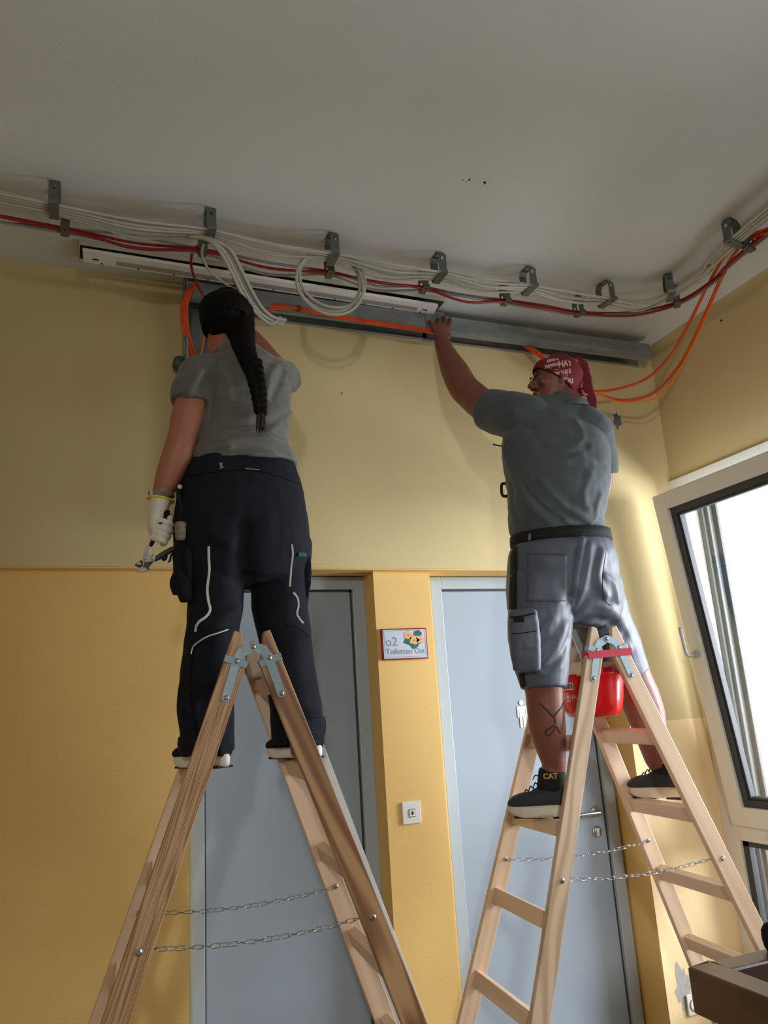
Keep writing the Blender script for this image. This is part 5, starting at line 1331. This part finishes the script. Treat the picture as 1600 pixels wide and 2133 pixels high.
for h, r, lift in ((0, .98, -.020), (1, .96, .008), (2, 1.06, .006), (3, 1.20, -.026)):
    rg.append([bm.verts.new(cc + SC * (.086 * r * math.cos(a)) + V(-SC.y, SC.x, 0) * (.080 * r * math.sin(a)) + V(0, 0, lift + .010 * math.sin(a))) for a in [2 * math.pi * j / 30 for j in range(30)]])
for A, B in zip(rg, rg[1:]):
    for q in range(30): bm.faces.new((A[q], A[(q + 1) % 30], B[(q + 1) % 30], B[q]))
o = obj('collar', bm, M['polo'], polo, smooth=True); s_ = o.modifiers.new('t', 'SOLIDIFY'); s_.thickness = .003
# belt
bm = bmesh.new()
loft(bm, [sec(1133, 1067, 1271, YM, .76, SH), sec(1114, 1066, 1267, YM, .76, SH)], 34, 2, False, False, 2.15)
belt = obj('belt', bm, M['blackcloth'], mn, smooth=True); s_ = belt.modifiers.new('t', 'SOLIDIFY'); s_.thickness = .004; s_.offset = 1
# shorts
bm = bmesh.new()
loft(bm, [sec(1126, 1073, 1262, YM, .74, SH), sec(1150, 1064, 1276, YM, .76, SH), sec(1190, 1060, 1284, YM, .78, SH), sec(1235, 1058, 1290, YM, .76, SH), sec(1270, 1060, 1292, YM, .64, SH)], 34, 5, False, True, 2.3)
loft(bm, [lsec(1124, 1215, 2.50, 132), lsec(1124, 1270, 2.49, 134), lsec(1124, 1330, 2.475, 130), lsec(1128, 1390, 2.465, 112), lsec(1132, 1434, 2.46, 94)], 26, 5, True, False)
loft(bm, [lsec(1232, 1215, 2.55, 125), lsec(1246, 1265, 2.58, 118), lsec(1262, 1310, 2.60, 116), lsec(1284, 1355, 2.61, 108), lsec(1304, 1402, 2.625, 96)], 26, 5, True, False)
fo = [([(1212, 1125), (1204, 1160), (1196, 1210), (1190, 1260)], .009, .010), ([(1228, 1135), (1224, 1180), (1212, 1230), (1196, 1270)], .009, .008), ([(1200, 1140), (1192, 1190), (1188, 1240)], .008, -.009), ([(1196, 1280), (1230, 1262), (1270, 1268), (1290, 1285)], .010, .008),
                  ([(1200, 1300), (1235, 1290), (1275, 1300), (1300, 1320)], .010, -.008), ([(1255, 1150), (1245, 1200), (1262, 1240)], .009, .008), ([(1150, 1290), (1130, 1320), (1105, 1350)], .010, .006), ([(1180, 1300), (1160, 1345), (1130, 1380)], .010, .007), ([(1185, 1330), (1168, 1365), (1140, 1395)], .008, -.006),
                  ([(1165, 1250), (1185, 1230), (1190, 1200)], .009, .006), ([(1240, 1320), (1275, 1330), (1310, 1350)], .009, .006), ([(1100, 1395), (1130, 1400), (1165, 1390)], .008, .005), ([(1260, 1200), (1280, 1215), (1286, 1250)], .008, .006)]
sh_ = fuse('work_shorts', bm, M['shorts'], mn, .0055, 2, fold=[(a, w * 2.4, h) for a, w, h in fo], fine=(.004, 10, 8.0))
bs = bvh_of(sh_)
for px_ in (1103, 1215): strip('belt_loop', bvh_of(belt), [(px_ - 3, 1142), (px_, 1126), (px_ + 1, 1112)], .012, M['shorts'], sh_, .006)
patch('back_pocket', bs, [(1098, 1152), (1182, 1152), (1182, 1254), (1096, 1254)], M['shorts'], sh_, .003, .004, 12)
patch('side_panel', bs, [(1064, 1140), (1078, 1136), (1076, 1270), (1061, 1270)], M['blackcloth'], sh_, .003, .003, 12)
bm = bmesh.new()
loft(bm, [lsec(1090, 1276, 2.40, 60, .5, V(.8, -.6, 0)), lsec(1092, 1300, 2.395, 62, .6, V(.8, -.6, 0)), lsec(1095, 1350, 2.39, 62, .6, V(.8, -.6, 0)), lsec(1098, 1394, 2.395, 58, .5, V(.8, -.6, 0))], 24, 4, True, True, 3)
cp_ = fuse('cargo_pocket', bm, M['shorts'], sh_, .004, 2, folds([], .003, 18, 2.0))
bcp = bvh_of(cp_)
strip('flap_edge', bcp, [(1062, 1286), (1085, 1284), (1115, 1277)], .006, M['blackcloth'], cp_, .003)
strip('flap_patch', bcp, [(1070, 1292), (1082, 1291), (1092, 1290)], .016, M['blackcloth'], cp_, .004)
strip('pocket_seam', bcp, [(1066, 1320), (1090, 1318), (1118, 1314)], .003, M['blackcloth'], cp_, .002)
patch('hem_panel', bs, [(1080, 1402), (1092, 1402), (1096, 1440), (1086, 1436)], M['blackcloth'], sh_, .003, .003, 8)
strip('side_seam', bs, [(1262, 1150), (1256, 1200), (1258, 1245), (1272, 1262)], .003, M['blackcloth'], sh_, .001)
# tools at the belt and a pen in the chest pocket
bm = bmesh.new(); p = at(1052, 1022, 2.60)
tube(bm, catmull([p + V(.01, 0, .03), p + V(-.012, 0, .025), p + V(-.014, 0, -.02), p + V(.01, 0, -.022)], 4), .006, 8); obj('tool_loop', bm, M['blackcloth'], mn, smooth=True)
bm = bmesh.new(); cyl(bm, at(1029, 926, 2.66), at(1052, 931, 2.64), .003, 8); ball(bm, at(1029, 926, 2.66), .0045); obj('pen', bm, M['blackcloth'], mn, smooth=True)
# bandana
bm = bmesh.new()
B_ = lambda x, y, z: mO + mR @ V(x, y, z) * SM
secs = [(B_(0, yo - .002, z), a + .006, b + .007, mR @ V(1, 0, 0)) for z, a, b, yo in head_secs()]
secs[-1] = (B_(0, -.009, .240), .038, .050, mR @ V(1, 0, 0))
loft(bm, secs, 30, 5)
ball(bm, B_(0, -.085, .13), .030, (1, .8, 1.3), mR)
n_ = mR @ V(0, .50, .86).normalized()
pc_ = B_(0, .09, .165)
nrm = mR @ V(0, -.62, -1).normalized()
res = bmesh.ops.bisect_plane(bm, geom=bm.verts[:] + bm.edges[:] + bm.faces[:], plane_co=B_(0, .085, .162), plane_no=mR @ V(0, -.50, .86).normalized(), clear_inner=True)
ban = obj('bandana', bm, M['bandana'], mn, smooth=True)
s_ = ban.modifiers.new('t', 'SOLIDIFY'); s_.thickness = .002; s_.offset = 1
bm = bmesh.new()
T0 = lambda x, y, Y, w, r=.35: lsec(x, y, Y, w, r, V(.8, -.6, 0))
loft(bm, [T0(1196, 752, 2.46, 26, .6), T0(1209, 766, 2.45, 32, .45), T0(1217, 792, 2.44, 34), T0(1222, 818, 2.43, 34), T0(1226, 842, 2.42, 36, .25), T0(1224, 860, 2.42, 26, .2)], 22, 5, True, True)
tail = fuse('bandana_tail', bm, M['bandana'], ban, .003, 2, folds([], .006, 22, 6.0, (1.6, 1.6, .7)))
bvb = bvh_of(ban); bvt = bvh_of(tail)
def bprint(s, px, py, size, bvh, ang=0.0, bold=.001, sx=1.0):
    o_, ux, uz, d = view_frame(px, py, 2.42)
    c_, s2 = math.cos(ang), math.sin(ang); ux2 = ux * c_ + uz * s2; uz2 = uz * c_ - ux * s2
    decal('printed_lettering', text_mesh(s, size, bold, sx), o_, ux2, uz2, d, bvh, M['bandana_print'], ban, .0045)
bprint('HAY', 1178, 763, .036, bvb, -.04, .0012, .75)
bprint('KING &', 1152, 752, .014, bvb, .1); bprint('WHEELS', 1150, 763, .015, bvb, .05)
bprint('SOME ON THE R', 1160, 780, .0155, bvb, -.05)
bprint('FERI', 1181, 798, .028, bvb, -.15, .001); bprint('AS', 1188, 816, .014, bvb, -.3)
bprint('BORN', 1221, 838, .032, bvt, 1.25, .001, .8); bprint('Gun', 1214, 800, .018, bvt, 1.35, .0006)
for pts in ([(1130, 768), (1142, 766), (1150, 767)], [(1156, 769), (1172, 771), (1190, 768)], [(1133, 781), (1146, 779), (1152, 781)], [(1156, 787), (1172, 788), (1182, 786)], [(1166, 804), (1174, 806), (1180, 805)]):
    strip('print_line', bvb, pts, .0022, M['bandana_print'], ban, .0035, 4)
for pts in ([(1199, 748), (1204, 754)], [(1203, 762), (1210, 768)], [(1212, 812), (1218, 820)], [(1209, 826), (1213, 838)]):
    strip('print_line', bvt, [pts[0], ((pts[0][0] + pts[1][0]) / 2, (pts[0][1] + pts[1][1]) / 2), pts[1]], .004, M['bandana_print'], ban, .003, 4)
# glasses
gs = bmesh.new()
q = lambda x, y, z: B_(x, y, z)
for e in (1, -1):
    tube(gs, [q(e * .034 + .024 * math.cos(a), .112 - abs(.010 * math.cos(a)), .131 + .016 * math.sin(a)) for a in [2 * math.pi * j / 20 for j in range(20)]], .0016, 6, closed=True)
    tube(gs, [q(e * .058, .108, .138), q(e * .076, .06, .142), q(e * .080, .0, .142), q(e * .080, -.02, .128)], .0016, 6)
tube(gs, [q(-.010, .112, .133), q(0, .116, .136), q(.010, .112, .133)], .0014, 6)
obj('glasses', gs, M['blackcloth'], mn, smooth=True)
for e in (1, -1):
    bm = bmesh.new(); ball(bm, q(e * .030, .074, .128), .012, sub=2); obj('eye', bm, M['eye'], mn, smooth=True)
# shoes
ms = (M['shoe_navy'], M['sole_cream'], M['sole_dark'], M['blackcloth'])
zr = 1.165 + .030
for hp0, yw in FEET:
    up_, T_, k_ = shoe(mn, hp0, yw, .255, ms, hs=1.22, wide=1.1)
    # lettering on the outer ankle collar
    bm = bmesh.new()
    loft(bm, [(T_ @ (V(.102, 0, .088) * k_), .056, .040, (T_.to_3x3() @ V(1, 0, 0))), (T_ @ (V(.094, 0, .150) * k_), .048, .038, (T_.to_3x3() @ V(1, 0, 0)))], 26, 3, False, False)
    ck = obj('ankle_cuff', bm, M['blackcloth'], up_, smooth=True)
    bc_ = bvh_of(ck)
    cxy = T_ @ (V(.095, 0, .134) * k_); d = (cxy - CAM).normalized(); ux = d.cross(UP).normalized(); uz = ux.cross(d).normalized()
    decal('printed_lettering', text_mesh('CAT', .026, .001), cxy - d * .25 - uz * .010 - ux * .006, ux, uz, d, bc_, M['gold'], ck, .0015)
